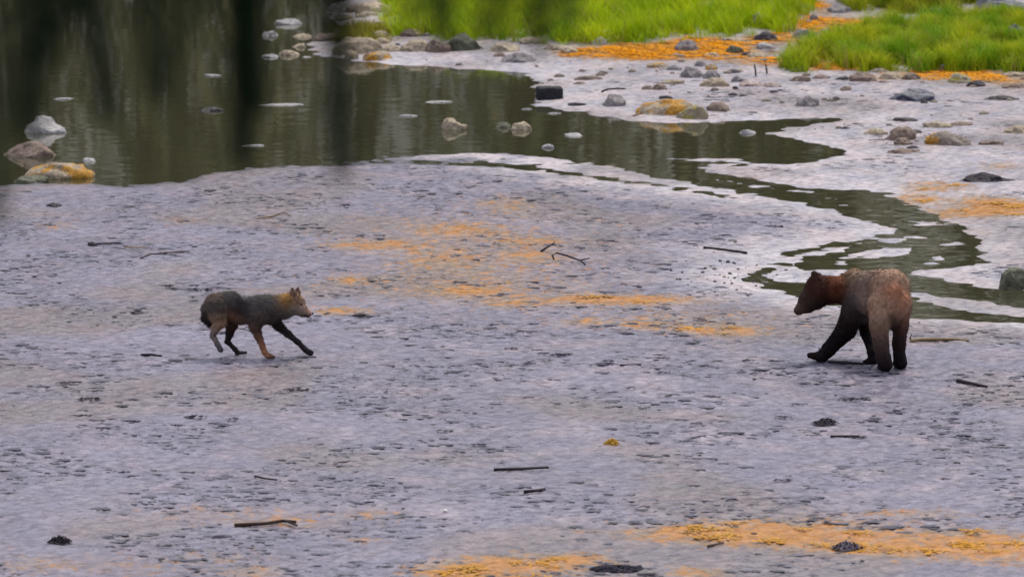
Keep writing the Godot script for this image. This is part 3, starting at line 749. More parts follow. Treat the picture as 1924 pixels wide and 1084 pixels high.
# ---------------------------------------------------------------- grass on the bank
func tuft(seed_: int, blades: int, wide: float) -> ArrayMesh:
	var r := RandomNumberGenerator.new()
	r.seed = seed_
	var v := PackedVector3Array()
	var c := PackedColorArray()
	var ix := PackedInt32Array()
	for b in blades:
		var an := r.randf() * TAU
		var root := Vector3(r.randf_range(-wide, wide), 0, r.randf_range(-wide, wide))
		var dir := Vector3(cos(an), 0, sin(an))
		var side := Vector3(-dir.z, 0, dir.x) * r.randf_range(0.005, 0.009)
		var h := r.randf_range(0.55, 1.0)
		var bend := r.randf_range(0.05, 0.42)
		var shade := r.randf_range(0.75, 1.2)
		var hue := r.randf()
		var k := v.size()
		for q in 4:
			var f := q / 3.0
			var p := root + Vector3(0, h * f * (1.0 - 0.2 * bend * f), 0) + dir * (bend * h * f * f)
			var s := side * (1.0 - 0.85 * f)
			v.append(p - s)
			v.append(p + s)
			var col := Color(1.0, 1.0, 1.0).lerp(Color(1.35, 0.95, 0.5), hue * 0.5) * shade
			c.append(col)
			c.append(col)
		for q in 3:
			var e := k + q * 2
			ix.append_array(PackedInt32Array([e, e + 2, e + 1, e + 1, e + 2, e + 3]))
	return surf(v, ix, smooth_normals(v, ix), c)

func sow(called: String, label: String, area: PackedVector2Array, n: int, tall: float, a: Color, b: Color, seed_: int) -> void:
	var r := RandomNumberGenerator.new()
	r.seed = seed_
	var lo := area[0]
	var hi := area[0]
	for p in area:
		lo = lo.min(p)
		hi = hi.max(p)
	var mm := MultiMesh.new()
	mm.transform_format = MultiMesh.TRANSFORM_3D
	mm.use_colors = true
	mm.mesh = tuft(seed_, 9, 0.09)
	var tr := []
	var cs := []
	var tries := 0
	while tr.size() < n and tries < n * 12:
		tries += 1
		var p := Vector2(r.randf_range(lo.x, hi.x), r.randf_range(lo.y, hi.y))
		var clump := n_tint.get_noise_2d(p.x * 1.2 + 40.0, p.y * 0.7)
		if not Geometry2D.is_point_in_polygon(p + Vector2(n_mid.get_noise_2d(p.x, p.y) * 0.5, n_mid.get_noise_2d(p.x + 9.0, p.y) * 1.1), area): continue
		if pick(weed, p.x, p.y) > 0.75 + 0.5 * r.randf(): continue
		if r.randf() > 0.62 + 1.3 * clump: continue
		var s := tall * r.randf_range(0.5, 1.25) * (1.0 + 0.6 * clump)
		var bs := Basis(Vector3.UP, r.randf() * TAU).scaled(Vector3(0.9 + 0.3 * s, s, 0.9 + 0.3 * s))
		tr.append(Transform3D(bs, Vector3(p.x, ground_at(p.x, p.y) - 0.01, -p.y)))
		var mixed := clampf(0.5 + 0.9 * n_tint.get_noise_2d(p.x * 0.9, p.y * 0.45) + r.randf_range(-0.25, 0.25), 0.0, 1.0)
		cs.append(a.lerp(b, mixed) if r.randf() > 0.1 else Color(0.34, 0.26, 0.09))
	mm.instance_count = tr.size()
	for i in tr.size():
		mm.set_instance_transform(i, tr[i])
		mm.set_instance_color(i, cs[i])
	var o := MultiMeshInstance3D.new()
	o.name = numbered(called)
	o.multimesh = mm
	o.material_override = mats.grass
	add_child(o)
	tag(o, label, "grass", "", "stuff")

func build_grass() -> void:
	sow("grass", "bright yellow-green grass along the top of the far bank", PackedVector2Array([Vector2(-2.375, 106.566), Vector2(-2.118, 94.886), Vector2(-1.819, 91.532), Vector2(-0.915, 91.168), Vector2(-0.286, 91.005), Vector2(0.34, 90.844), Vector2(1.223, 90.066), Vector2(1.932, 90.063), Vector2(2.383, 90.37), Vector2(3.031, 91.153), Vector2(3.947, 91.63), Vector2(4.594, 91.951), Vector2(4.859, 93.589), Vector2(5.311, 95.983), Vector2(5.621, 100.763)]), 9000, 0.36, Color(0.44, 0.52, 0.008), Color(0.22, 0.36, 0.008), 201)
	sow("grass", "thin strip of yellowing grass above the upper orange weed", PackedVector2Array([Vector2(5.877, 95.983), Vector2(6.863, 94.6), Vector2(7.634, 94.942), Vector2(8.24, 96.6), Vector2(8.689, 100.763), Vector2(6.116, 100.763)]), 2600, 0.3, Color(0.32, 0.32, 0.012), Color(0.18, 0.25, 0.01), 202)
	sow("sedge", "green sedge patch rising behind the row of stones", PackedVector2Array([Vector2(4.343, 86.495), Vector2(4.57, 87.945), Vector2(5.289, 89.903), Vector2(6.11, 91.63), Vector2(6.732, 92.763), Vector2(7.684, 93.257), Vector2(9.151, 93.257), Vector2(8.47, 86.207), Vector2(7.159, 86.778), Vector2(6.274, 86.349), Vector2(5.125, 87.067)]), 9500, 0.33, Color(0.40, 0.42, 0.014), Color(0.17, 0.31, 0.02), 203)
	sow("grass", "sparse yellow tuft of grass among the spit boulders", PackedVector2Array([Vector2(-2.909, 91.843), Vector2(-2.879, 93.828), Vector2(-2.414, 93.702), Vector2(-2.092, 91.67), Vector2(-2.434, 90.95)]), 420, 0.22, Color(0.26, 0.25, 0.03), Color(0.20, 0.17, 0.02), 204)

# ---------------------------------------------------------------- driftwood and weed
func build_sticks() -> void:
	var tones := {"dark": Color(0.028, 0.022, 0.026), "brown": Color(0.06, 0.038, 0.028), "tan": Color(0.22, 0.16, 0.09)}
	# name, label, tone, radius, points, side twigs
	var list := [
		["forked_stick", "dark arched forked stick lying on the open mud", "dark", 0.013, [Vector3(0.5, 0.057, -63.999), Vector3(0.481, 0.102, -63.999), Vector3(0.532, 0.132, -64), Vector3(0.657, 0.116, -63.863), Vector3(0.806, 0.085, -63.683), Vector3(0.867, 0.06, -63.501)], [[Vector3(0.806, 0.085, -63.683), Vector3(0.921, 0.105, -63.733)]]],
		["stick", "short dark stick poking up beside the arched forked stick", "dark", 0.013, [Vector3(0.345, 0.058, -64.662), Vector3(0.422, 0.103, -64.712), Vector3(0.506, 0.143, -64.81), Vector3(0.513, 0.158, -64.81)], []],
		["stick", "straight dark stick between the forked stick and the stream", "dark", 0.019, [Vector3(2.323, 0.052, -65.073), Vector3(2.556, 0.047, -64.931), Vector3(2.83, 0.035, -64.734)], []],
		["driftwood_stick", "long brown forked stick on stained mud in front of the wolf", "brown", 0.018, [Vector3(-2.419, 0.075, -46.526), Vector3(-2.145, 0.08, -46.602), Vector3(-2.01, 0.085, -46.704), Vector3(-1.888, 0.08, -46.678)], [[Vector3(-2.01, 0.09, -46.704), Vector3(-1.873, 0.072, -46.551)]]],
		["stick", "long dark stick above a shorter one on the open mud", "dark", 0.015, [Vector3(-0.167, 0.072, -49.374), Vector3(0.064, 0.075, -49.403), Vector3(0.339, 0.078, -49.46)], []],
		["stick", "short dark stick lying below a longer one", "dark", 0.016, [Vector3(0.11, 0.072, -48.206), Vector3(0.231, 0.076, -48.26), Vector3(0.298, 0.072, -48.342)], []],
		["stick", "thin straight stick starting from a dark stone", "dark", 0.01, [Vector3(-5.074, 0.072, -65.282), Vector3(-4.759, 0.074, -65.381)], []],
		["twig", "thin curved twig on the mud near the pond", "brown", 0.009, [Vector3(-4.431, 0.065, -63.98), Vector3(-4.339, 0.075, -64.313), Vector3(-4.154, 0.08, -64.408), Vector3(-3.933, 0.075, -64.552)], []],
		["twig", "pale tan twig beside the curved one", "tan", 0.009, [Vector3(-4.692, 0.072, -64.988), Vector3(-4.412, 0.07, -64.94)], []],
		["twig", "kinked tan twig near the pond shore", "tan", 0.011, [Vector3(-3.213, 0.066, -67.733), Vector3(-3.035, 0.071, -67.945), Vector3(-2.885, 0.089, -68.213), Vector3(-2.802, 0.071, -67.998)], []],
		["driftwood_log", "thin crooked tan driftwood log with a dark twig stub behind the bear", "tan", 0.021, [Vector3(4.264, 0.067, -57.343), Vector3(4.372, 0.077, -57.424), Vector3(4.498, 0.08, -57.426), Vector3(4.632, 0.074, -57.468), Vector3(4.771, 0.076, -57.43), Vector3(4.897, 0.065, -57.433)], [[Vector3(4.272, 0.067, -57.383), Vector3(4.261, 0.105, -57.383), Vector3(4.278, 0.14, -57.383)]]],
		["stick", "thick dark stick on the mud beyond the bear", "dark", 0.02, [Vector3(4.54, 0.08, -54.59), Vector3(4.645, 0.082, -54.417), Vector3(4.814, 0.068, -54.245)], []],
		["stick", "thin dark strip lying under the bear", "dark", 0.018, [Vector3(3.294, 0.071, -55.904), Vector3(3.478, 0.073, -55.831), Vector3(3.662, 0.071, -55.759)], []],  # thin dark tube on the mud between the feet
		["twig", "short dark wavy twig behind the wolf", "dark", 0.014, [Vector3(-3.903, 0.07, -56.376), Vector3(-3.791, 0.075, -56.376), Vector3(-3.68, 0.07, -56.303)], []],
		["stake", "thin dark stake, the taller of two upright in the mud", "dark", 0.016, [Vector3(3.872, 0.059, -85.665), Vector3(3.863, 0.159, -85.665), Vector3(3.846, 0.249, -85.665)], []],
		["stake", "thin dark stake, the shorter of two upright in the mud", "dark", 0.016, [Vector3(4.064, 0.059, -85.999), Vector3(4.056, 0.149, -85.999), Vector3(4.039, 0.219, -85.999)], []],
		["twig", "twig lying across the angular grey stone", "dark", 0.016, [Vector3(1.356, 0.2, -81.921), Vector3(1.461, 0.241, -81.903), Vector3(1.597, 0.254, -81.883), Vector3(1.721, 0.237, -82.007)], []],
		["twig", "tan twig sloping from the orange-stained boulder to the water", "tan", 0.014, [Vector3(2.018, 0.059, -80.936), Vector3(1.883, 0.043, -80.27), Vector3(1.799, 0.034, -80.062)], []],
		["stick", "tiny dark twig on the mud before the bear", "dark", 0.008, [Vector3(3.259, 0.068, -56.87), Vector3(3.279, 0.068, -56.719)], []],
		["stick", "thin dark stick in the middle of the mud", "dark", 0.01, [Vector3(1.121, 0.07, -55.684), Vector3(1.343, 0.072, -55.72)], []],
		["twig", "thin bent twig on the mud below the wolf", "dark", 0.009, [Vector3(-2.362, 0.066, -49.063), Vector3(-2.273, 0.07, -48.923), Vector3(-2.149, 0.066, -48.867)], []],
		["stick", "thin dark stick in front of the mud mound", "dark", 0.011, [Vector3(3.05, 0.07, -51.234), Vector3(3.33, 0.072, -51.234)], []],
		["twig", "brown twig caught in the orange weed", "brown", 0.01, [Vector3(1.672, 0.07, -45.581), Vector3(1.815, 0.072, -45.752)], []],
	]
	for a in list:
		var pts: Array = a[4]
		var at: Vector3 = pts[0]
		var foot := Vector3(at.x, ground_at(at.x, -at.z), at.z)
		var st := SurfaceTool.new()
		st.begin(Mesh.PRIMITIVE_TRIANGLES)
		var p := []
		var rad := []
		for i in pts.size():
			p.append(pts[i] - foot)
			rad.append(a[3] * (1.0 - 0.35 * i / pts.size()))
		tube(st, p, rad, 7, tones[a[2]], 0.18)
		var o := put(a[0], st.commit(), mats.wood, self, foot)
		tag(o, a[1], "stick")
		for f in a[5]:
			var s2 := SurfaceTool.new()
			s2.begin(Mesh.PRIMITIVE_TRIANGLES)
			var fp := []
			var fr := []
			for i in f.size():
				fp.append(f[i] - foot)
				fr.append(minf(a[3] * 0.7, 0.009) * (1.0 - 0.4 * i / f.size()))
			tube(s2, fp, fr, 6, tones["dark"], 0.15)
			put("side_twig", s2.commit(), mats.wood, o)

func weed_clump(w: float, h: float, dp: float, col: Color, seed_: int, fronds: int) -> ArrayMesh:
	var r := RandomNumberGenerator.new()
	r.seed = seed_
	var v := PackedVector3Array()
	var c := PackedColorArray()
	var ix := PackedInt32Array()
	for b in fronds:
		var an := r.randf() * TAU
		var q0 := sqrt(r.randf()) * 0.45
		var p := Vector3(cos(an) * w * q0, 0, sin(an) * dp * q0)
		var crest := h * (1.0 - q0 * q0 * 3.6) * r.randf_range(0.5, 1.05)
		p.y = crest
		var dir := Vector3(r.randf_range(-1, 1), 0, r.randf_range(-1, 1)).normalized()
		var len_ := w * r.randf_range(0.12, 0.34)
		var side := Vector3(-dir.z, r.randf_range(-0.3, 0.3), dir.x) * minf(0.014, w * 0.04)
		var k := v.size()
		var tint := col * r.randf_range(0.75, 1.25)
		for i in 5:
			var f := i / 4.0
			var q := p + dir * len_ * (f - 0.5) + Vector3(0, -crest * 1.1 * absf(f - 0.45) * 2.0 * r.randf_range(0.5, 1.0), 0)
			q.y = maxf(q.y, 0.004 + 0.004 * r.randf())
			v.append(q - side * (1.1 - f))
			v.append(q + side * (1.1 - f))
			c.append(tint)
			c.append(tint)
		for i in 4:
			var e := k + i * 2
			ix.append_array(PackedInt32Array([e, e + 2, e + 1, e + 1, e + 2, e + 3]))
	return surf(v, ix, smooth_normals(v, ix), c)

func build_weed() -> void:
	var list := [
		[-3.881, 45.787, 0, 0.21, 0.075, 0.21, Color(0.03, 0.026, 0.032), 150, "dark tufted seaweed clump on the mud near the long brown stick", ""],
		[3.048, 52.019, 0, 0.258, 0.065, 0.258, Color(0.05, 0.045, 0.052), 150, "low dark mound of weed on the mud before the bear", ""],
		[0.948, 50.809, 0, 0.151, 0.075, 0.151, Color(0.42, 0.25, 0.05), 130, "small yellow seaweed clump alone on the open mud", ""],
		[0.878, 44.6, 0, 0.426, 0.035, 0.341, Color(0.04, 0.038, 0.05), 220, "broad dark weed mat between patches of orange weed", ""],
		[2.865, 45.52, 0, 0.272, 0.079, 0.272, Color(0.10, 0.09, 0.11), 130, "spiky grey weed tuft among the orange weed", ""],
		[-3.946, 61.656, 0, 0.207, 0.024, 0.114, Color(0.034, 0.03, 0.04), 26, "flat dark scrap of weed pressed into the wet mud", "dark weed scraps on the mud"],
		[-3.89, 61.426, 0, 0.158, 0.019, 0.087, Color(0.034, 0.03, 0.04), 26, "flat dark scrap of weed pressed into the wet mud", "dark weed scraps on the mud"],
		[-4.231, 53.533, 0, 0.297, 0.027, 0.164, Color(0.034, 0.03, 0.04), 26, "flat dark scrap of weed pressed into the wet mud", "dark weed scraps on the mud"],
		[-4.228, 52.472, 0, 0.219, 0.023, 0.12, Color(0.034, 0.03, 0.04), 26, "flat dark scrap of weed pressed into the wet mud", "dark weed scraps on the mud"],
		[-3.103, 52.387, 0, 0.27, 0.032, 0.149, Color(0.034, 0.03, 0.04), 26, "flat dark scrap of weed pressed into the wet mud", "dark weed scraps on the mud"],
		[-2.709, 52.264, 0, 0.145, 0.026, 0.08, Color(0.034, 0.03, 0.04), 26, "flat dark scrap of weed pressed into the wet mud", "dark weed scraps on the mud"],
		[-3.246, 51.89, 0, 0.165, 0.02, 0.091, Color(0.034, 0.03, 0.04), 26, "flat dark scrap of weed pressed into the wet mud", "dark weed scraps on the mud"],
		[-0.938, 54.966, 0, 0.131, 0.017, 0.072, Color(0.034, 0.03, 0.04), 26, "flat dark scrap of weed pressed into the wet mud", "dark weed scraps on the mud"],
		[0.52, 56.443, 0, 0.302, 0.018, 0.166, Color(0.034, 0.03, 0.04), 26, "flat dark scrap of weed pressed into the wet mud", "dark weed scraps on the mud"],
		[0.0, 56.865, 0, 0.192, 0.016, 0.105, Color(0.034, 0.03, 0.04), 26, "flat dark scrap of weed pressed into the wet mud", "dark weed scraps on the mud"],
		[0.938, 55.711, 0, 0.287, 0.018, 0.158, Color(0.034, 0.03, 0.04), 26, "flat dark scrap of weed pressed into the wet mud", "dark weed scraps on the mud"],
		[1.55, 55.228, 0, 0.197, 0.015, 0.108, Color(0.034, 0.03, 0.04), 26, "flat dark scrap of weed pressed into the wet mud", "dark weed scraps on the mud"],
		[-0.343, 55.795, 0, 0.177, 0.016, 0.097, Color(0.034, 0.03, 0.04), 26, "flat dark scrap of weed pressed into the wet mud", "dark weed scraps on the mud"],
		[3.406, 53.505, 0, 0.318, 0.015, 0.175, Color(0.034, 0.03, 0.04), 26, "flat dark scrap of weed pressed into the wet mud", "dark weed scraps on the mud"],
		[2.651, 52.373, 0, 0.208, 0.024, 0.114, Color(0.034, 0.03, 0.04), 26, "flat dark scrap of weed pressed into the wet mud", "dark weed scraps on the mud"],
		[3.306, 51.233, 0, 0.275, 0.015, 0.151, Color(0.034, 0.03, 0.04), 26, "flat dark scrap of weed pressed into the wet mud", "dark weed scraps on the mud"],
		[2.467, 48.858, 0, 0.214, 0.012, 0.118, Color(0.034, 0.03, 0.04), 26, "flat dark scrap of weed pressed into the wet mud", "dark weed scraps on the mud"],
		[-0.313, 50.789, 0, 0.182, 0.018, 0.1, Color(0.034, 0.03, 0.04), 26, "flat dark scrap of weed pressed into the wet mud", "dark weed scraps on the mud"],
		[-1.111, 50.814, 0, 0.162, 0.019, 0.089, Color(0.034, 0.03, 0.04), 26, "flat dark scrap of weed pressed into the wet mud", "dark weed scraps on the mud"],
		[-4.666, 49.833, 0, 0.129, 0.025, 0.071, Color(0.034, 0.03, 0.04), 26, "flat dark scrap of weed pressed into the wet mud", "dark weed scraps on the mud"],
		[-3.575, 49.26, 0, 0.127, 0.024, 0.07, Color(0.034, 0.03, 0.04), 26, "flat dark scrap of weed pressed into the wet mud", "dark weed scraps on the mud"],
		[-1.089, 48.221, 0, 0.067, 0.017, 0.037, Color(0.034, 0.03, 0.04), 26, "flat dark scrap of weed pressed into the wet mud", "dark weed scraps on the mud"],
		[2.1, 48.206, 0, 0.125, 0.019, 0.069, Color(0.034, 0.03, 0.04), 26, "flat dark scrap of weed pressed into the wet mud", "dark weed scraps on the mud"],
		[2.754, 46.654, 0, 0.121, 0.018, 0.066, Color(0.034, 0.03, 0.04), 26, "flat dark scrap of weed pressed into the wet mud", "dark weed scraps on the mud"],
		[-2.6, 60.099, 0, 0.143, 0.019, 0.079, Color(0.034, 0.03, 0.04), 26, "flat dark scrap of weed pressed into the wet mud", "dark weed scraps on the mud"],
		[-3.593, 61.384, 0, 0.364, 0.013, 0.2, Color(0.034, 0.03, 0.04), 26, "flat dark scrap of weed pressed into the wet mud", "dark weed scraps on the mud"],
		[2.839, 53.179, 0, 0.19, 0.014, 0.105, Color(0.034, 0.03, 0.04), 26, "flat dark scrap of weed pressed into the wet mud", "dark weed scraps on the mud"],
		[-0.65, 51.583, 0, 0.184, 0.014, 0.101, Color(0.034, 0.03, 0.04), 26, "flat dark scrap of weed pressed into the wet mud", "dark weed scraps on the mud"],
		[1.25, 57.895, 0, 0.172, 0.017, 0.095, Color(0.034, 0.03, 0.04), 26, "flat dark scrap of weed pressed into the wet mud", "dark weed scraps on the mud"],
		[-2.156, 54.11, 0, 0.322, 0.012, 0.177, Color(0.034, 0.03, 0.04), 26, "flat dark scrap of weed pressed into the wet mud", "dark weed scraps on the mud"],
		[3.311, 67.044, 0, 0.238, 0.033, 0.131, Color(0.034, 0.03, 0.04), 26, "flat dark scrap of weed pressed into the wet mud", "dark weed scraps on the mud"],
		[3.979, 48.925, 0, 0.136, 0.014, 0.075, Color(0.034, 0.03, 0.04), 26, "flat dark scrap of weed pressed into the wet mud", "dark weed scraps on the mud"],
		[-0.01, 50.643, 0, 0.201, 0.013, 0.111, Color(0.034, 0.03, 0.04), 26, "flat dark scrap of weed pressed into the wet mud", "dark weed scraps on the mud"],
		[-4.553, 54.532, 0, 0.216, 0.019, 0.119, Color(0.034, 0.03, 0.04), 26, "flat dark scrap of weed pressed into the wet mud", "dark weed scraps on the mud"],
	]
	var k := 0
	for a in list:
		k += 1
		var o := put("seaweed_clump", weed_clump(a[3], a[4], a[5], a[6], 900 + k, a[7]), mats.weed, self, Vector3(a[0], ground_at(a[0], a[1]) + 0.002, -a[1]))
		tag(o, a[8], "seaweed", a[9])
	# tangled orange weed raised over the stained mud
	var mm := MultiMesh.new()
	mm.transform_format = MultiMesh.TRANSFORM_3D
	mm.use_colors = true
	mm.mesh = weed_clump(0.26, 0.008, 0.40, Color(1, 1, 1), 77, 46)
	var tr := []
	var cs := []
	for e: PackedFloat32Array in weed_mats:
		if e[4] < 0.7: continue
		for q in int(minf(1500.0, e[2] * e[3] * (120.0 if e[5] > 0.5 else 26.0) * e[4])):
			var an := rng.randf() * TAU
			var f := sqrt(rng.randf()) * 1.2
			var x := e[0] + cos(an) * e[2] * f
			var d := e[1] + sin(an) * e[3] * f
			if pick(weed, x, d) + 0.35 * n_mid.get_noise_2d(x + 31.0, d) + 0.7 * n_fine.get_noise_2d(x, d * 0.8) < 0.66: continue
			var s := rng.randf_range(0.5, 1.3)
			tr.append(Transform3D(Basis(Vector3.UP, rng.randf() * TAU).scaled(Vector3(s, s * rng.randf_range(0.5, 1.3), s)), Vector3(x, ground_at(x, d) + 0.004, -d)))
			cs.append((Color(0.84, 0.32, 0.004) if e[5] > 0.5 else Color(0.56, 0.28, 0.05)).lerp(Color(0.38, 0.23, 0.09), rng.randf() * rng.randf() + 0.3 * absf(n_tint.get_noise_2d(x * 2.0, d))))
	scatter("weed_mats", mm, tr, cs, mats.weed, "low tangled orange seaweed covering stretches of the mud", "seaweed")

func scatter(called: String, mm: MultiMesh, tr: Array, cs: Array, mat: Material, label: String, category: String) -> void:
	mm.instance_count = tr.size()
	for i in tr.size():
		mm.set_instance_transform(i, tr[i])
		mm.set_instance_color(i, cs[i])
	var o := MultiMeshInstance3D.new()
	o.name = numbered(called)
	o.multimesh = mm
	o.material_override = mat
	add_child(o)
	tag(o, label, category, "", "stuff")

func build_debris() -> void:
	# flat dark flakes, crumbs and worm casts strewn over the flat
	n_blob.seed = 5
	var v := PackedVector3Array()
	var c := PackedColorArray()
	for i in ball_v.size():
		var p := ball_v[i]
		v.append(Vector3(p.x * (1.0 + 0.4 * n_blob.get_noise_3dv(p * 1.6)), p.y * 0.22, p.z * (0.55 + 0.3 * n_blob.get_noise_3dv(p * 1.9 + Vector3(7, 0, 0)))))
		c.append(Color.WHITE)
	var mm := MultiMesh.new()
	mm.transform_format = MultiMesh.TRANSFORM_3D
	mm.use_colors = true
	mm.mesh = surf(v, ball_i, smooth_normals(v, ball_i), c)
	var tr := []
	var cs := []
	while tr.size() < 1100:
		var d := 43.5 + 42.0 * pow(rng.randf(), 1.35)
		var x := rng.randf_range(-0.13, 0.13) * d
		var s := pick(shore, x, d)
		if s < 0.15: continue
		if rng.randf() > 0.35 + 1.2 * n_big.get_noise_2d(x * 1.6 + 9.0, d * 1.2): continue
		var w := 0.006 + 0.03 * pow(rng.randf(), 3.0)
		if d > 74.0: w *= 0.7
		tr.append(Transform3D(Basis(Vector3.UP, rng.randfn(0.0, 0.7)).scaled(Vector3(w, w * rng.randf_range(0.5, 1.2), w)), Vector3(x, ground_at(x, d) + 0.003, -d)))
		cs.append(Color(0.05, 0.045, 0.055).lerp(Color(0.17, 0.15, 0.16), rng.randf() * rng.randf()))
	scatter("debris", mm, tr, cs, mats.wood, "dark flakes and crumbs strewn over the wet mud", "debris")
	# flat dark discs painting the dark lines that small mud lips cast
	var mq := MultiMesh.new()
	mq.transform_format = MultiMesh.TRANSFORM_3D
	mq.use_colors = true
	var qv := PackedVector3Array([Vector3.ZERO])
	var qi := PackedInt32Array()
	var qn := PackedVector3Array([Vector3.UP])
	for q in 14:
		var an := TAU * q / 14.0
		qv.append(Vector3(cos(an), 0, sin(an)) * (0.75 + 0.5 * n_blob.get_noise_2d(cos(an) * 2.0, sin(an) * 2.0)))
		qn.append(Vector3.UP)
		qi.append_array(PackedInt32Array([0, q + 1, (q + 1) % 14 + 1]))
	mq.mesh = surf(qv, qi, qn)
	var t3 := []
	var c3 := []
	while t3.size() < 10500:
		var d := 43.0 + 42.0 * pow(rng.randf(), 1.15)
		var x := rng.randf_range(-0.125, 0.125) * d
		if pick(shore, x, d) < 0.5 or pick(weed, x, d) > 0.7: continue
		var thick := n_big.get_noise_2d(x * 1.6 + 9.0, d * 1.2)
		if rng.randf() > (0.36 if d < stream_line(x) else 0.08) + 1.5 * thick: continue
		var w := 0.014 + 0.10 * pow(rng.randf(), 2.6)
		t3.append(Transform3D(Basis(Vector3.UP, rng.randfn(0.0, 0.25)).scaled(Vector3(w, 1, w * rng.randf_range(0.4, 0.8))), Vector3(x, mud_top(x, d) + rng.randf_range(0.001, 0.005), -d)))
		c3.append(Color(0.032, 0.031, 0.048).lerp(Color(0.15, 0.14, 0.172), rng.randf()))
	mq.instance_count = t3.size()
	for i in t3.size():
		mq.set_instance_transform(i, t3[i])
		mq.set_instance_color(i, c3[i])
	var dashes := MultiMeshInstance3D.new()
	dashes.name = "mud_dashes"
	dashes.multimesh = mq
	dashes.material_override = mats.dash
	add_child(dashes)
	tag(dashes, "flat dark discs painting the shade lines of mud lips over the mudflat", "mud_dashes", "", "stuff")
	var mp := MultiMesh.new()
	mp.transform_format = MultiMesh.TRANSFORM_3D
	mp.use_colors = true
	var pv := PackedVector3Array()
	for p in ball_v: pv.append(Vector3(p.x, p.y * 0.6, p.z * 0.8) * (1.0 + 0.25 * n_blob.get_noise_3dv(p * 1.5)))
	mp.mesh = surf(pv, ball_i, smooth_normals(pv, ball_i), c)
	var t2 := []
	var c2 := []
	for q in 80:
		var x := 2.626 + rng.randfn(0.0, 0.32)
		var d := 62.733 + rng.randfn(0.0, 0.75)
		if pick(shore, x, d) < -0.1: continue
		var w := 0.006 + 0.022 * pow(rng.randf(), 2.0)
		t2.append(Transform3D(Basis(Vector3.UP, rng.randf() * TAU).scaled(Vector3(w, w, w)), Vector3(x, maxf(0.0, ground_at(x, d)) + w * 0.2, -d)))
		c2.append(Color(0.07, 0.06, 0.065).lerp(Color(0.3, 0.25, 0.2), rng.randf() * rng.randf()))
	scatter("pebbles", mp, t2, c2, mats.rock, "scatter of dark pebbles on pale silt beside the stream bend", "pebbles")
	var mb := MultiMesh.new()
	mb.transform_format = MultiMesh.TRANSFORM_3D
	mb.use_colors = true
	mb.mesh = mp.mesh
	var t4 := []
	var c4 := []
	while t4.size() < 260:
		var d := rng.randf_range(76.0, 95.0)
		var x := rng.randf_range(-0.04, 0.11) * d
		if pick(shore, x, d) < 0.1 or d < stream_line(x): continue
		if rng.randf() > 0.4 + 1.4 * n_big.get_noise_2d(x * 1.5, d * 0.9): continue
		var w := 0.012 + 0.05 * pow(rng.randf(), 2.2)
		t4.append(Transform3D(Basis(Vector3.UP, rng.randf() * TAU).scaled(Vector3(w * rng.randf_range(0.9, 1.6), w, w)), Vector3(x, ground_at(x, d) + w * 0.15, -d)))
		c4.append(Color(0.10, 0.085, 0.08).lerp(Color(0.40, 0.33, 0.25), rng.randf()))
	scatter("shingle", mb, t4, c4, mats.rock, "small loose shingle strewn over the far mud bank", "pebbles")
	var shell := put("shell", shell_mesh(), mats.rock, self, Vector3(-0.593, 0.072, -47.273))
	tag(shell, "tiny white shell lying on the open mud", "shell")

func shell_mesh() -> ArrayMesh:
	var v := PackedVector3Array()
	var c := PackedColorArray()
	for p in ball_v:
		var q := p
		if q.y < 0.0: q.y *= 0.15
		q.x *= 1.0 - 0.35 * p.z
		v.append(Vector3(q.x * 0.02, q.y * 0.012, q.z * 0.024) * (1.0 + 0.05 * sin(atan2(p.x, p.z + 1.2) * 40.0)))
		c.append(Color(0.85, 0.84, 0.82))
	return surf(v, ball_i, smooth_normals(v, ball_i), c)

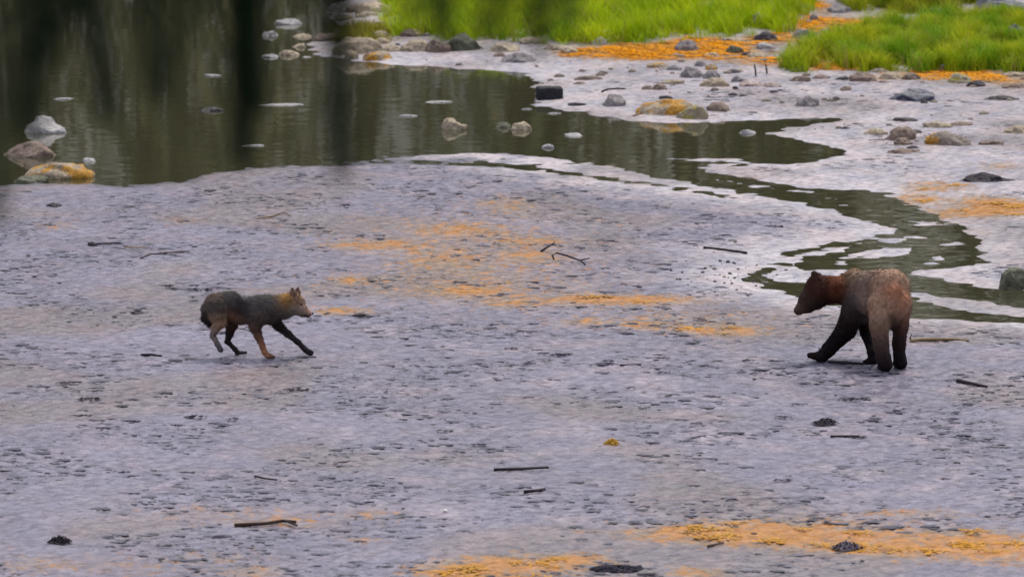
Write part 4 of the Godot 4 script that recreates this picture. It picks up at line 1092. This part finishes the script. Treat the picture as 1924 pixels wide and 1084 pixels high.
# ---------------------------------------------------------------- animals: tapered bones joined into one skin
func creature(bones: Array, cell: float, k: float, fuzz: float, blend: float) -> Array:
	var lo := Vector3(9, 9, 9)
	var hi := -lo
	for b in bones:
		for e in 2:
			var p: Vector3 = b[e * 2]
			var r: float = b[e * 2 + 1]
			lo = lo.min(p - Vector3.ONE * (r + 0.05))
			hi = hi.max(p + Vector3.ONE * (r + 0.05))
	var nx := int((hi.x - lo.x) / cell) + 2
	var ny := int((hi.y - lo.y) / cell) + 2
	var nz := int((hi.z - lo.z) / cell) + 2
	var f := PackedFloat32Array()
	f.resize(nx * ny * nz)
	for b in bones:
		var a: Vector3 = b[0]
		var ra: float = b[1]
		var ab: Vector3 = b[2] - a
		var dr: float = b[3] - ra
		var l2 := maxf(ab.length_squared(), 1e-8)
		var pad := maxf(ra, ra + dr) + 0.045
		var mn := (a.min(b[2]) - Vector3.ONE * pad - lo) / cell
		var mx := (a.max(b[2]) + Vector3.ONE * pad - lo) / cell
		for z in range(maxi(0, int(mn.z)), mini(nz, int(mx.z) + 1)):
			for y in range(maxi(0, int(mn.y)), mini(ny, int(mx.y) + 1)):
				var row := (z * ny + y) * nx
				for x in range(maxi(0, int(mn.x)), mini(nx, int(mx.x) + 1)):
					var p := lo + Vector3(x, y, z) * cell - a
					var t := clampf(p.dot(ab) / l2, 0.0, 1.0)
					var dist := (p - ab * t).length() - ra - dr * t
					if dist < 0.045: f[row + x] += exp(-maxf(dist, -0.03) / k)
	# one vertex in each crossed cell, one quad round each crossed edge (inside where the sum is over 1)
	var at := PackedInt32Array()
	at.resize(nx * ny * nz)
	at.fill(-1)
	var v := PackedVector3Array()
	var st := [1, nx, nx * ny]
	var corner := PackedInt32Array([0, 1, nx, nx + 1, nx * ny, nx * ny + 1, nx * ny + nx, nx * ny + nx + 1])
	var ea := PackedInt32Array([0, 2, 4, 6, 0, 1, 4, 5, 0, 1, 2, 3])
	var eb := PackedInt32Array([1, 3, 5, 7, 2, 3, 6, 7, 4, 5, 6, 7])
	for z in nz - 1:
		for y in ny - 1:
			for x in nx - 1:
				var i := (z * ny + y) * nx + x
				var n := 0
				for q in 8:
					if f[i + corner[q]] > 1.0: n += 1
				if n == 0 or n == 8: continue
				var sum := Vector3.ZERO
				var cnt := 0
				for e in 12:
					var fa := f[i + corner[ea[e]]]
					var fb := f[i + corner[eb[e]]]
					if (fa > 1.0) == (fb > 1.0): continue
					var la := log(maxf(fa, 0.01))
					var lb := log(maxf(fb, 0.01))
					var t := clampf(la / (la - lb), 0.0, 1.0)
					var pa := Vector3(ea[e] & 1, (ea[e] >> 1) & 1, ea[e] >> 2)
					var pb := Vector3(eb[e] & 1, (eb[e] >> 1) & 1, eb[e] >> 2)
					sum += pa.lerp(pb, t)
					cnt += 1
				at[i] = v.size()
				v.append(lo + (Vector3(x, y, z) + sum / cnt) * cell)
	var ix := PackedInt32Array()
	for z in range(1, nz - 1):
		for y in range(1, ny - 1):
			for x in range(1, nx - 1):
				var i := (z * ny + y) * nx + x
				var inside := f[i] > 1.0
				for ax in 3:
					if inside == (f[i + st[ax]] > 1.0): continue
					var u: int = st[(ax + 1) % 3]
					var w: int = st[(ax + 2) % 3]
					var q := [at[i], at[i - u], at[i - u - w], at[i - w]]
					if q.min() < 0: continue
					if inside: ix.append_array(PackedInt32Array([q[0], q[2], q[1], q[0], q[3], q[2]]))
					else: ix.append_array(PackedInt32Array([q[0], q[1], q[2], q[0], q[2], q[3]]))
	var nn := smooth_normals(v, ix)
	var c := PackedColorArray()
	n_blob.seed = 3
	for i in v.size():
		var p := v[i]
		var col := Color(0, 0, 0)
		var tot := 0.0
		for b in bones:
			var ab: Vector3 = b[2] - b[0]
			var t := clampf((p - b[0]).dot(ab) / maxf(ab.length_squared(), 1e-8), 0.0, 1.0)
			var dist: float = (p - b[0] - ab * t).length() - lerpf(b[1], b[3], t)
			var wt := exp(-maxf(dist, -0.03) / blend)
			col += b[4] * wt
			tot += wt
		col = col / maxf(tot, 1e-9)
		var g := n_blob.get_noise_3dv(p * Vector3(9, 14, 9)) + 0.6 * n_blob.get_noise_3dv(p * Vector3(30, 45, 30))
		col = col * (1.0 + 0.28 * g)
		col.a = 1.0
		c.append(col)
	for i in v.size():
		v[i] += nn[i] * fuzz * n_blob.get_noise_3dv(v[i] * Vector3(26, 18, 26))
	return [v, ix, smooth_normals(v, ix), c]

func fur(skin: Array, n: int, long_: float, lay: Vector3, face: Vector3, seed_: int) -> ArrayMesh:
	var r := RandomNumberGenerator.new()
	r.seed = seed_
	var v: PackedVector3Array = skin[0]
	var ix: PackedInt32Array = skin[1]
	var nn: PackedVector3Array = skin[2]
	var c: PackedColorArray = skin[3]
	var fv := PackedVector3Array()
	var fn := PackedVector3Array()
	var fc := PackedColorArray()
	var fi := PackedInt32Array()
	var nt := ix.size() / 3
	for q in n:
		var t := r.randi_range(0, nt - 1) * 3
		var p := v[ix[t]].lerp(v[ix[t + 1]], r.randf()).lerp(v[ix[t + 2]], r.randf() * 0.6)
		var nv := nn[ix[t]]
		var along := lay + Vector3(r.randf_range(-0.35, 0.35), r.randf_range(-0.35, 0.35), r.randf_range(-0.35, 0.35))
		along = (along - nv * along.dot(nv)).normalized()
		var small := clampf((p.y - 0.05) / 0.25, 0.3, 1.0) * clampf(p.distance_to(face) / 0.22, 0.25, 1.0)
		var tip := p + (along * 0.86 + nv * r.randf_range(0.18, 0.5)) * long_ * small * r.randf_range(0.6, 1.25)
		var side := along.cross(nv).normalized() * r.randf_range(0.0025, 0.005)
		var k := fv.size()
		p -= nv * 0.002
		fv.append_array(PackedVector3Array([p - side, p + side, tip]))
		fn.append_array(PackedVector3Array([nv, nv, (nv + along * 0.3).normalized()]))
		var col := c[ix[t]] * r.randf_range(0.8, 1.22)
		col.a = 1.0
		fc.append_array(PackedColorArray([col, col, col]))
		fi.append_array(PackedInt32Array([k, k + 2, k + 1]))
	return surf(fv, fi, fn, fc)

func bones_of(list: Array) -> Array:
	var out := []
	for a in list:
		out.append([Vector3(a[0], a[1], a[2]), a[3], Vector3(a[4], a[5], a[6]), a[7], Color(a[8], a[9], a[10])])
	return out

func bead(r: Vector3, mat: Material, called: String, parent: Node, at: Vector3) -> void:
	var v := PackedVector3Array()
	for p in ball_v: v.append(p * r)
	put(called, surf(v, ball_i, smooth_normals(v, ball_i)), mat, parent, at)

func build_wolf() -> void:
	var root := base("wolf", Vector3(-2.686, 0.06, -56.199), 0.0478)
	var skin := creature(bones_of([
		[-0.401, 0.5606, -0.1, 0.1109, -0.2574, 0.5756, -0.1, 0.1168, 0.14, 0.128, 0.115],
		[-0.2574, 0.5756, -0.1, 0.1168, -0.1139, 0.5205, -0.1, 0.103, 0.02, 0.019, 0.022],
		[-0.3465, 0.6603, -0.09, 0.0337, -0.2376, 0.6673, -0.09, 0.0337, 0.16, 0.145, 0.13],
		[-0.1139, 0.5205, -0.1, 0.103, 0.0396, 0.5155, -0.1, 0.1366, 0.06, 0.054, 0.054],
		[0.0396, 0.5155, -0.1, 0.1366, 0.1287, 0.5356, -0.1, 0.1168, 0.14, 0.128, 0.115],
		[0.1287, 0.5356, -0.1, 0.1168, 0.198, 0.4905, -0.1, 0.1069, 0.06, 0.054, 0.054],
		[-0.1139, 0.5205, -0.1, 0.103, -0.1584, 0.4504, -0.1, 0.0911, 0.06, 0.054, 0.054],
		[-0.1584, 0.4504, -0.1, 0.0911, 0.0, 0.4454, -0.1, 0.102, 0.12, 0.085, 0.065],
		[0.0, 0.4454, -0.1, 0.102, 0.1485, 0.4504, -0.1, 0.101, 0.1, 0.07, 0.055],
		[-0.401, 0.5606, -0.1, 0.1109, -0.1584, 0.4504, -0.1, 0.0911, 0.26, 0.13, 0.07],
		[0.198, 0.4905, -0.1, 0.1069, 0.2426, 0.5506, -0.1, 0.099, 0.06, 0.054, 0.054],
		[0.1287, 0.5356, -0.1, 0.1168, 0.2426, 0.5506, -0.1, 0.099, 0.14, 0.128, 0.115],
		[0.2426, 0.5506, -0.1, 0.099, 0.3317, 0.5857, -0.1, 0.0832, 0.24, 0.155, 0.075],
		[0.198, 0.4905, -0.1, 0.1069, 0.3168, 0.4905, -0.1, 0.0792, 0.06, 0.054, 0.054],
		[0.3168, 0.4905, -0.1, 0.0792, 0.401, 0.5205, -0.1, 0.0673, 0.14, 0.128, 0.115],
		[0.3317, 0.5857, -0.1, 0.0832, 0.4208, 0.5957, -0.1, 0.0693, 0.3, 0.18, 0.09],
		[0.4208, 0.5957, -0.1, 0.0693, 0.4673, 0.5756, -0.1, 0.0475, 0.28, 0.185, 0.14],
		[0.401, 0.5205, -0.1, 0.0673, 0.4851, 0.5226, -0.1, 0.0455, 0.22, 0.19, 0.16],
		[0.4673, 0.5756, -0.1, 0.0475, 0.4851, 0.5226, -0.1, 0.0455, 0.28, 0.185, 0.14],
		[0.4851, 0.5226, -0.1, 0.0455, 0.5347, 0.4865, -0.1, 0.0307, 0.52, 0.33, 0.24],
		[0.5347, 0.4865, -0.1, 0.0307, 0.5802, 0.4584, -0.1, 0.0178, 0.52, 0.33, 0.24],
		[0.495, 0.4607, -0.085, 0.0327, 0.5564, 0.4395, -0.08, 0.0188, 0.016, 0.014, 0.015],
		[0.401, 0.5205, -0.1, 0.0673, 0.495, 0.4607, -0.085, 0.0327, 0.16, 0.13, 0.11],
		[0.404, 0.6419, -0.06, 0.0297, 0.399, 0.6885, -0.05, 0.0198, 0.28, 0.185, 0.14],
		[0.399, 0.6885, -0.05, 0.0198, 0.3921, 0.7434, -0.045, 0.0059, 0.1, 0.06, 0.055],
		[0.4455, 0.6331, -0.15, 0.0277, 0.4475, 0.6736, -0.16, 0.0188, 0.28, 0.185, 0.14],
		[0.4475, 0.6736, -0.16, 0.0188, 0.4515, 0.7249, -0.165, 0.0059, 0.12, 0.07, 0.06],
		[-0.401, 0.5606, -0.1, 0.1109, -0.401, 0.5329, -0.02, 0.099, 0.07, 0.06, 0.055],
		[-0.401, 0.5329, -0.02, 0.099, -0.3911, 0.4643, -0.01, 0.0832, 0.085, 0.072, 0.062],
		[-0.3911, 0.4643, -0.01, 0.0832, -0.3713, 0.3907, 0.0, 0.0614, 0.44, 0.28, 0.175],
		[-0.1089, 0.6373, -0.09, 0.0257, -0.0743, 0.6473, -0.09, 0.0218, 0.55, 0.52, 0.5],
		[0.3168, 0.6184, -0.05, 0.0515, 0.3614, 0.6419, -0.06, 0.0416, 0.52, 0.28, 0.085],
		[-0.3713, 0.3907, 0.0, 0.0614, -0.4208, 0.3156, 0.0, 0.0356, 0.26, 0.17, 0.12],
		[-0.4208, 0.3156, 0.0, 0.0356, -0.4455, 0.2454, 0.0, 0.0248, 0.24, 0.2, 0.18],
		[-0.4455, 0.2454, 0.0, 0.0248, -0.404, 0.1603, 0.0, 0.0218, 0.24, 0.2, 0.18],
		[-0.404, 0.1603, 0.0, 0.0218, -0.3713, 0.1002, 0.0, 0.0238, 0.13, 0.12, 0.125],
		[-0.3713, 0.1002, 0.0, 0.0238, -0.3594, 0.0872, 0.0, 0.0178, 0.09, 0.085, 0.09],
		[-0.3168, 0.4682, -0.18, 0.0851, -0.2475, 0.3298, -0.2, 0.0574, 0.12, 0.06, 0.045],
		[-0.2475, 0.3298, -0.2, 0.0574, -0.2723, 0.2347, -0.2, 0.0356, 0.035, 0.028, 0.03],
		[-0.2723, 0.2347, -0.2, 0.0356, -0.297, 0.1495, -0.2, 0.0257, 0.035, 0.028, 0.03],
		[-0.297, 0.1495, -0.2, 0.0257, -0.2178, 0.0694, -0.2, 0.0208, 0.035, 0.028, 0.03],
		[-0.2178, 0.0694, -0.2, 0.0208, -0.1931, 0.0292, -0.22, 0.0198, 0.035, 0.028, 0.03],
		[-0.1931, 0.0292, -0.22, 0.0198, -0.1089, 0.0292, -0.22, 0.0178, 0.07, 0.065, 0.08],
		[0.0495, 0.4427, -0.02, 0.0891, 0.0, 0.3456, 0.0, 0.0535, 0.09, 0.065, 0.055],
		[0.0, 0.3456, 0.0, 0.0535, 0.0297, 0.2454, 0.0, 0.0356, 0.14, 0.08, 0.06],
		[0.0297, 0.2454, 0.0, 0.0356, 0.0673, 0.1352, 0.0, 0.0277, 0.22, 0.11, 0.068],
		[0.0673, 0.1352, 0.0, 0.0277, 0.0891, 0.0701, 0.0, 0.0257, 0.38, 0.18, 0.09],
		[0.0891, 0.0701, 0.0, 0.0257, 0.1238, 0.0301, 0.0, 0.0248, 0.42, 0.2, 0.095],
		[0.1238, 0.0301, 0.0, 0.0248, 0.1832, 0.017, 0.0, 0.0198, 0.13, 0.08, 0.06],
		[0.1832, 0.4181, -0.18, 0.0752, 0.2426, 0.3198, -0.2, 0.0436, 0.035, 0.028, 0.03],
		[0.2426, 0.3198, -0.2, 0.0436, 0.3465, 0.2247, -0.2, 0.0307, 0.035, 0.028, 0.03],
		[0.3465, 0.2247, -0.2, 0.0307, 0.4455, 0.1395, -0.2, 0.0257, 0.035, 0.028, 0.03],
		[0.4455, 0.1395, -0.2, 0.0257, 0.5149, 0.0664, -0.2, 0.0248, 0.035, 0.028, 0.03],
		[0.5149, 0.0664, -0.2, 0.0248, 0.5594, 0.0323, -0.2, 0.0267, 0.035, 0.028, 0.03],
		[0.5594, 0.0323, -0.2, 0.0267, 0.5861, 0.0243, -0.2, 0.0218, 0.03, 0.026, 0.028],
		[-0.4653, 0.6207, -0.1, 0.0416, -0.5119, 0.5221, -0.09, 0.0475, 0.14, 0.128, 0.115],
		[-0.5119, 0.5221, -0.09, 0.0475, -0.505, 0.4235, -0.08, 0.0495, 0.02, 0.019, 0.022],
		[-0.505, 0.4235, -0.08, 0.0495, -0.4604, 0.3518, -0.09, 0.0337, 0.02, 0.019, 0.022],
	]), 0.0095, 0.008, 0.006, 0.014)
	put("body", surf(skin[0], skin[1], skin[2], skin[3]), mats.fur, root)
	put("fur", fur(skin, 24000, 0.042, Vector3(-0.85, -0.5, 0), Vector3(0.515, 0.501, -0.1), 21), mats.fur, root)
	bead(Vector3(0.016, 0.011, 0.008), mats.eye, "eye", root, Vector3(0.475, 0.562, -0.052))
	bead(Vector3(0.016, 0.011, 0.008), mats.eye, "eye", root, Vector3(0.485, 0.552, -0.145))
	bead(Vector3(0.017, 0.014, 0.016), mats.eye, "nose", root, Vector3(0.591, 0.46, -0.1))
	var lips := SurfaceTool.new()
	lips.begin(Mesh.PRIMITIVE_TRIANGLES)
	tube(lips, [Vector3(0.463, 0.465, -0.058), Vector3(0.52, 0.444, -0.062), Vector3(0.579, 0.439, -0.085)], [0.005, 0.011, 0.009], 6, Color(0.015, 0.012, 0.013))
	put("mouth", lips.commit(), mats.fur, root)
	tag(root, "grizzled tan and black wolf stepping forward with tucked tail", "wolf")

func build_bear() -> void:
	var root := base("bear", Vector3(3.849, 0.059, -55.334), -0.0694)
	var skin := creature(bones_of([
		[0.06, 0.843, -0.22, 0.1867, -0.0667, 0.8202, -0.5, 0.1627, 0.22, 0.15, 0.115],
		[0.06, 0.843, -0.22, 0.1867, 0.0733, 0.7039, -0.16, 0.1707, 0.42, 0.255, 0.16],
		[0.0733, 0.7039, -0.16, 0.1707, -0.0933, 0.6681, -0.48, 0.1707, 0.22, 0.15, 0.115],
		[-0.0667, 0.8202, -0.5, 0.1627, -0.2267, 0.8096, -0.7, 0.1307, 0.22, 0.15, 0.115],
		[-0.2267, 0.8096, -0.7, 0.1307, -0.3227, 0.8362, -0.86, 0.1067, 0.3, 0.21, 0.12],
		[-0.0667, 0.8202, -0.5, 0.1627, -0.0933, 0.6681, -0.48, 0.1707, 0.22, 0.15, 0.115],
		[-0.2267, 0.8096, -0.7, 0.1307, -0.2733, 0.636, -0.82, 0.1573, 0.1, 0.08, 0.072],
		[-0.0933, 0.6681, -0.48, 0.1707, -0.2733, 0.636, -0.82, 0.1573, 0.1, 0.076, 0.07],
		[-0.2733, 0.636, -0.82, 0.1573, -0.2773, 0.4943, -0.82, 0.1267, 0.1, 0.076, 0.07],
		[-0.3227, 0.8362, -0.86, 0.1067, -0.2733, 0.636, -0.82, 0.1573, 0.11, 0.085, 0.075],
		[-0.3227, 0.8362, -0.86, 0.1067, -0.44, 0.7283, -0.86, 0.136, 0.19, 0.09, 0.05],
		[-0.2733, 0.636, -0.82, 0.1573, -0.44, 0.7283, -0.86, 0.136, 0.03, 0.018, 0.014],
		[-0.44, 0.7283, -0.86, 0.136, -0.5733, 0.7376, -0.8, 0.128, 0.23, 0.07, 0.03],
		[-0.5733, 0.7376, -0.8, 0.128, -0.704, 0.763, -0.74, 0.1227, 0.12, 0.042, 0.026],
		[-0.704, 0.763, -0.74, 0.1227, -0.7267, 0.6483, -0.74, 0.1067, 0.03, 0.018, 0.014],
		[-0.7267, 0.6483, -0.74, 0.1067, -0.5733, 0.7376, -0.8, 0.128, 0.018, 0.011, 0.011],
		[-0.704, 0.763, -0.74, 0.1227, -0.8, 0.6348, -0.74, 0.0933, 0.03, 0.018, 0.014],
		[-0.7267, 0.6483, -0.74, 0.1067, -0.8, 0.6348, -0.74, 0.0933, 0.03, 0.018, 0.014],
		[-0.8, 0.6348, -0.74, 0.0933, -0.86, 0.5633, -0.74, 0.0613, 0.12, 0.08, 0.06],
		[-0.86, 0.5633, -0.74, 0.0613, -0.9067, 0.5201, -0.74, 0.04, 0.1, 0.07, 0.055],
		[-0.8, 0.6348, -0.74, 0.0933, -0.8, 0.5539, -0.74, 0.0533, 0.018, 0.011, 0.011],
		[-0.8, 0.5539, -0.74, 0.0533, -0.9067, 0.5201, -0.74, 0.04, 0.018, 0.011, 0.011],
		[-0.7267, 0.879, -0.67, 0.0427, -0.744, 0.9127, -0.67, 0.036, 0.05, 0.028, 0.022],
		[-0.6907, 0.8623, -0.84, 0.032, -0.696, 0.8848, -0.86, 0.024, 0.05, 0.028, 0.022],
		[-0.2733, 0.636, -0.82, 0.1573, -0.3333, 0.5232, -0.72, 0.1227, 0.06, 0.047, 0.045],
		[-0.3333, 0.5232, -0.72, 0.1227, -0.4067, 0.324, -0.7, 0.1067, 0.018, 0.011, 0.011],
		[-0.4067, 0.324, -0.7, 0.1067, -0.5867, 0.121, -0.66, 0.072, 0.011, 0.008, 0.009],
		[-0.5867, 0.121, -0.66, 0.072, -0.6533, 0.0472, -0.64, 0.056, 0.011, 0.008, 0.009],
		[-0.6533, 0.0472, -0.64, 0.056, -0.78, 0.0607, -0.64, 0.032, 0.018, 0.011, 0.011],
		[-0.6533, 0.0472, -0.64, 0.056, -0.6533, 0.0202, -0.64, 0.0373, 0.011, 0.008, 0.009],
		[-0.2773, 0.4943, -0.82, 0.1267, -0.22, 0.4474, -0.95, 0.1133, 0.018, 0.011, 0.011],
		[-0.22, 0.4474, -0.95, 0.1133, -0.18, 0.2816, -0.8, 0.0747, 0.011, 0.008, 0.009],
		[-0.18, 0.2816, -0.8, 0.0747, -0.1227, 0.11, -0.6, 0.056, 0.011, 0.008, 0.009],
		[-0.1227, 0.11, -0.6, 0.056, -0.12, 0.03, -0.55, 0.0453, 0.011, 0.008, 0.009],
		[-0.12, 0.03, -0.55, 0.0453, -0.2, 0.0044, -0.55, 0.032, 0.011, 0.008, 0.009],
		[0.0733, 0.7039, -0.16, 0.1707, -0.0373, 0.6815, -0.13, 0.1387, 0.42, 0.255, 0.16],
		[-0.0373, 0.6815, -0.13, 0.1387, -0.06, 0.4826, -0.02, 0.0987, 0.3, 0.19, 0.13],
		[-0.06, 0.4826, -0.02, 0.0987, -0.04, 0.2833, 0.0, 0.0773, 0.12, 0.078, 0.062],
		[-0.04, 0.2833, 0.0, 0.0773, -0.0067, 0.1214, 0.0, 0.072, 0.038, 0.026, 0.026],
		[-0.0067, 0.1214, 0.0, 0.072, 0.0133, 0.0607, 0.0, 0.0613, 0.011, 0.008, 0.009],
		[0.0133, 0.0607, 0.0, 0.0613, -0.02, 0.0299, -0.2, 0.056, 0.011, 0.008, 0.009],
		[0.0733, 0.7039, -0.16, 0.1707, 0.1533, 0.6765, -0.25, 0.1227, 0.34, 0.18, 0.115],
		[0.1533, 0.6765, -0.25, 0.1227, 0.1627, 0.4487, -0.24, 0.08, 0.15, 0.075, 0.055],
		[0.1627, 0.4487, -0.24, 0.08, 0.1467, 0.2494, -0.22, 0.0667, 0.04, 0.022, 0.022],
		[0.1467, 0.2494, -0.22, 0.0667, 0.1533, 0.1041, -0.2, 0.0613, 0.011, 0.008, 0.009],
		[0.1533, 0.1041, -0.2, 0.0613, 0.1707, 0.06, -0.18, 0.056, 0.011, 0.008, 0.009],
		[0.1707, 0.06, -0.18, 0.056, 0.1333, 0.0354, -0.34, 0.0507, 0.011, 0.008, 0.009],
		[0.0773, 0.5895, -0.07, 0.0827, 0.0773, 0.4838, -0.1, 0.064, 0.011, 0.008, 0.009],
		[-0.4867, 0.6628, -0.76, 0.0667, -0.6133, 0.6689, -0.72, 0.064, 0.011, 0.008, 0.009],
		[0.1067, 0.8183, -0.03, 0.048, 0.1093, 0.7512, -0.01, 0.0293, 0.2, 0.09, 0.055],
		[0.08, 0.8225, -0.09, 0.0987, 0.14, 0.7416, -0.09, 0.096, 0.5, 0.19, 0.09],
	]), 0.0125, 0.011, 0.006, 0.022)
	put("body", surf(skin[0], skin[1], skin[2], skin[3]), mats.fur, root)
	put("fur", fur(skin, 17000, 0.036, Vector3(0.35, -0.85, 0.3), Vector3(-0.853, 0.588, -0.74), 22), mats.fur, root)
	bead(Vector3(0.012, 0.011, 0.009), mats.eye, "eye", root, Vector3(-0.8, 0.715, -0.66))
	bead(Vector3(0.012, 0.011, 0.009), mats.eye, "eye", root, Vector3(-0.811, 0.693, -0.8))
	bead(Vector3(0.024, 0.026, 0.03), mats.eye, "nose", root, Vector3(-0.923, 0.531, -0.74))
	tag(root, "brown bear with tan rump walking away and looking at the wolf", "bear")

# ---------------------------------------------------------------- the tree the camera looks out from under
func spray(st: SurfaceTool, r: RandomNumberGenerator, from: Vector3, to: Vector3, wide: float, dense: float) -> void:
	var n := int(from.distance_to(to) * 3000.0 * dense)
	var dir := (to - from).normalized()
	for i in n:
		var f := pow(r.randf(), 1.5)
		var sway := Vector3(sin(f * 7.0 + from.x * 40.0), 0, cos(f * 5.0 + from.x * 23.0)) * wide * 0.08
		var p := from.lerp(to, f) + sway + Vector3(r.randf_range(-1, 1), r.randf_range(-0.3, 0.3), r.randf_range(-1, 1)) * wide * (1.0 - 0.55 * f) * 0.5
		var tip := p + (dir * 0.6 + Vector3(r.randf_range(-1, 1), r.randf_range(-0.5, 0.5), r.randf_range(-1, 1))).normalized() * r.randf_range(0.014, 0.026)
		var s := (tip - p).cross(Vector3(r.randf_range(-1, 1), r.randf_range(-1, 1), r.randf_range(-1, 1))).normalized() * 0.0016
		var col := Color(0.016, 0.036, 0.022).lerp(Color(0.035, 0.062, 0.026), r.randf())
		for q: Vector3 in [p - s, p + s, tip]:
			st.set_color(col)
			st.add_vertex(q)

func build_near_tree() -> void:
	var tx := -2.3
	var td := 8.2
	var gy := ground_at(tx, td)
	var root := base("hemlock_tree", Vector3(tx, gy, -td))
	var r := RandomNumberGenerator.new()
	r.seed = 99
	var st := SurfaceTool.new()
	st.begin(Mesh.PRIMITIVE_TRIANGLES)
	tube(st, [Vector3(0, -0.4, 0), Vector3(0.02, 1.5, 0), Vector3(0.0, 4.5, 0.05), Vector3(0.05, 11.0, 0)], [0.27, 0.2, 0.16, 0.02], 10, Color(0.07, 0.05, 0.04), 0.05)
	put("trunk", st.commit(), mats.wood, root)
	# branches reach out over the slope; twigs hang from them (height above the flat, x, distance)
	var branches := [
		{"d1": 8.0, "x1": 0.35, "y0": 8.05, "y1": 8.07, "twigs": [[-0.624, -0.697, 7.904, 0.079, 2.6], [-0.692, -0.734, 7.8, 0.079, 2.6], [-0.66, -0.603, 7.828, 0.046, 2.8], [-0.525, -0.532, 7.853, 0.063, 2.0], [-0.489, -0.486, 7.921, 0.047, 0.8], [-0.788, -0.769, 7.662, 0.048, 1.0], [-0.716, -0.709, 7.959, 0.087, 0.7], [-0.334, -0.322, 7.978, 0.079, 0.4]]},
		{"d1": 8.5, "x1": 0.45, "y0": 8.12, "y1": 8.1, "twigs": [[-0.405, -0.408, 7.8, 0.077, 6.0], [-0.408, -0.423, 7.725, 0.049, 5.0], [-0.266, -0.268, 7.699, 0.063, 2.6], [-0.283, -0.291, 7.92, 0.05, 1.0], [-0.599, -0.604, 7.939, 0.099, 0.4], [-0.468, -0.472, 7.938, 0.058, 0.5]]},
		{"d1": 8.2, "x1": 0.55, "y0": 8.15, "y1": 8.06, "twigs": [[-0.106, -0.102, 7.924, 0.072, 2.2], [-0.05, -0.046, 7.94, 0.08, 1.2], [0.039, 0.043, 7.912, 0.051, 2.0], [0.087, 0.079, 7.948, 0.072, 1.2], [-0.155, -0.155, 7.948, 0.04, 0.6], [-0.006, -0.01, 7.94, 0.064, 1.0]]},
	]
	for b in branches:
		var bs := SurfaceTool.new()
		bs.begin(Mesh.PRIMITIVE_TRIANGLES)
		var a := Vector3(0, b.y0 - gy, 0)
		var pts := []
		var rad := []
		for i in 7:
			var f := i / 6.0
			var p := Vector3(b.x1 - tx, 0, -(b.d1 - td)) * f
			p.y = lerpf(b.y0, b.y1, f) + 0.10 * sin(f * PI) - gy
			pts.append(p)
			rad.append(lerpf(0.022, 0.005, f))
		tube(bs, pts, rad, 6, Color(0.06, 0.045, 0.035), 0.1)
		var br := put("branch", bs.commit(), mats.wood, root)
		for t in b.twigs:
			var top := Vector3(t[0] - tx, 0, -(b.d1 - td))
			var f: float = clampf((t[0] - tx) / (b.x1 - tx), 0.0, 1.0)
			top = Vector3(b.x1 - tx, 0, -(b.d1 - td)) * f
			top.y = lerpf(b.y0, b.y1, f) + 0.10 * sin(f * PI) - gy
			var low := Vector3(t[1] - tx, t[2] - gy, -(b.d1 - td) * f)
			var ts := SurfaceTool.new()
			ts.begin(Mesh.PRIMITIVE_TRIANGLES)
			spray(ts, r, top, low, t[3], t[4])
			ts.generate_normals()
			var tw := SurfaceTool.new()
			tw.begin(Mesh.PRIMITIVE_TRIANGLES)
			tube(tw, [top, top.lerp(low, 0.5), low], [0.004, 0.003, 0.001], 5, Color(0.05, 0.04, 0.03))
			var twig := put("hanging_twig", tw.commit(), mats.wood, br)
			var m := ts.commit()
			put("needles", m, mats.needle, br)
	tag(root, "dark hemlock with drooping twigs hanging over the view of the pond", "tree")
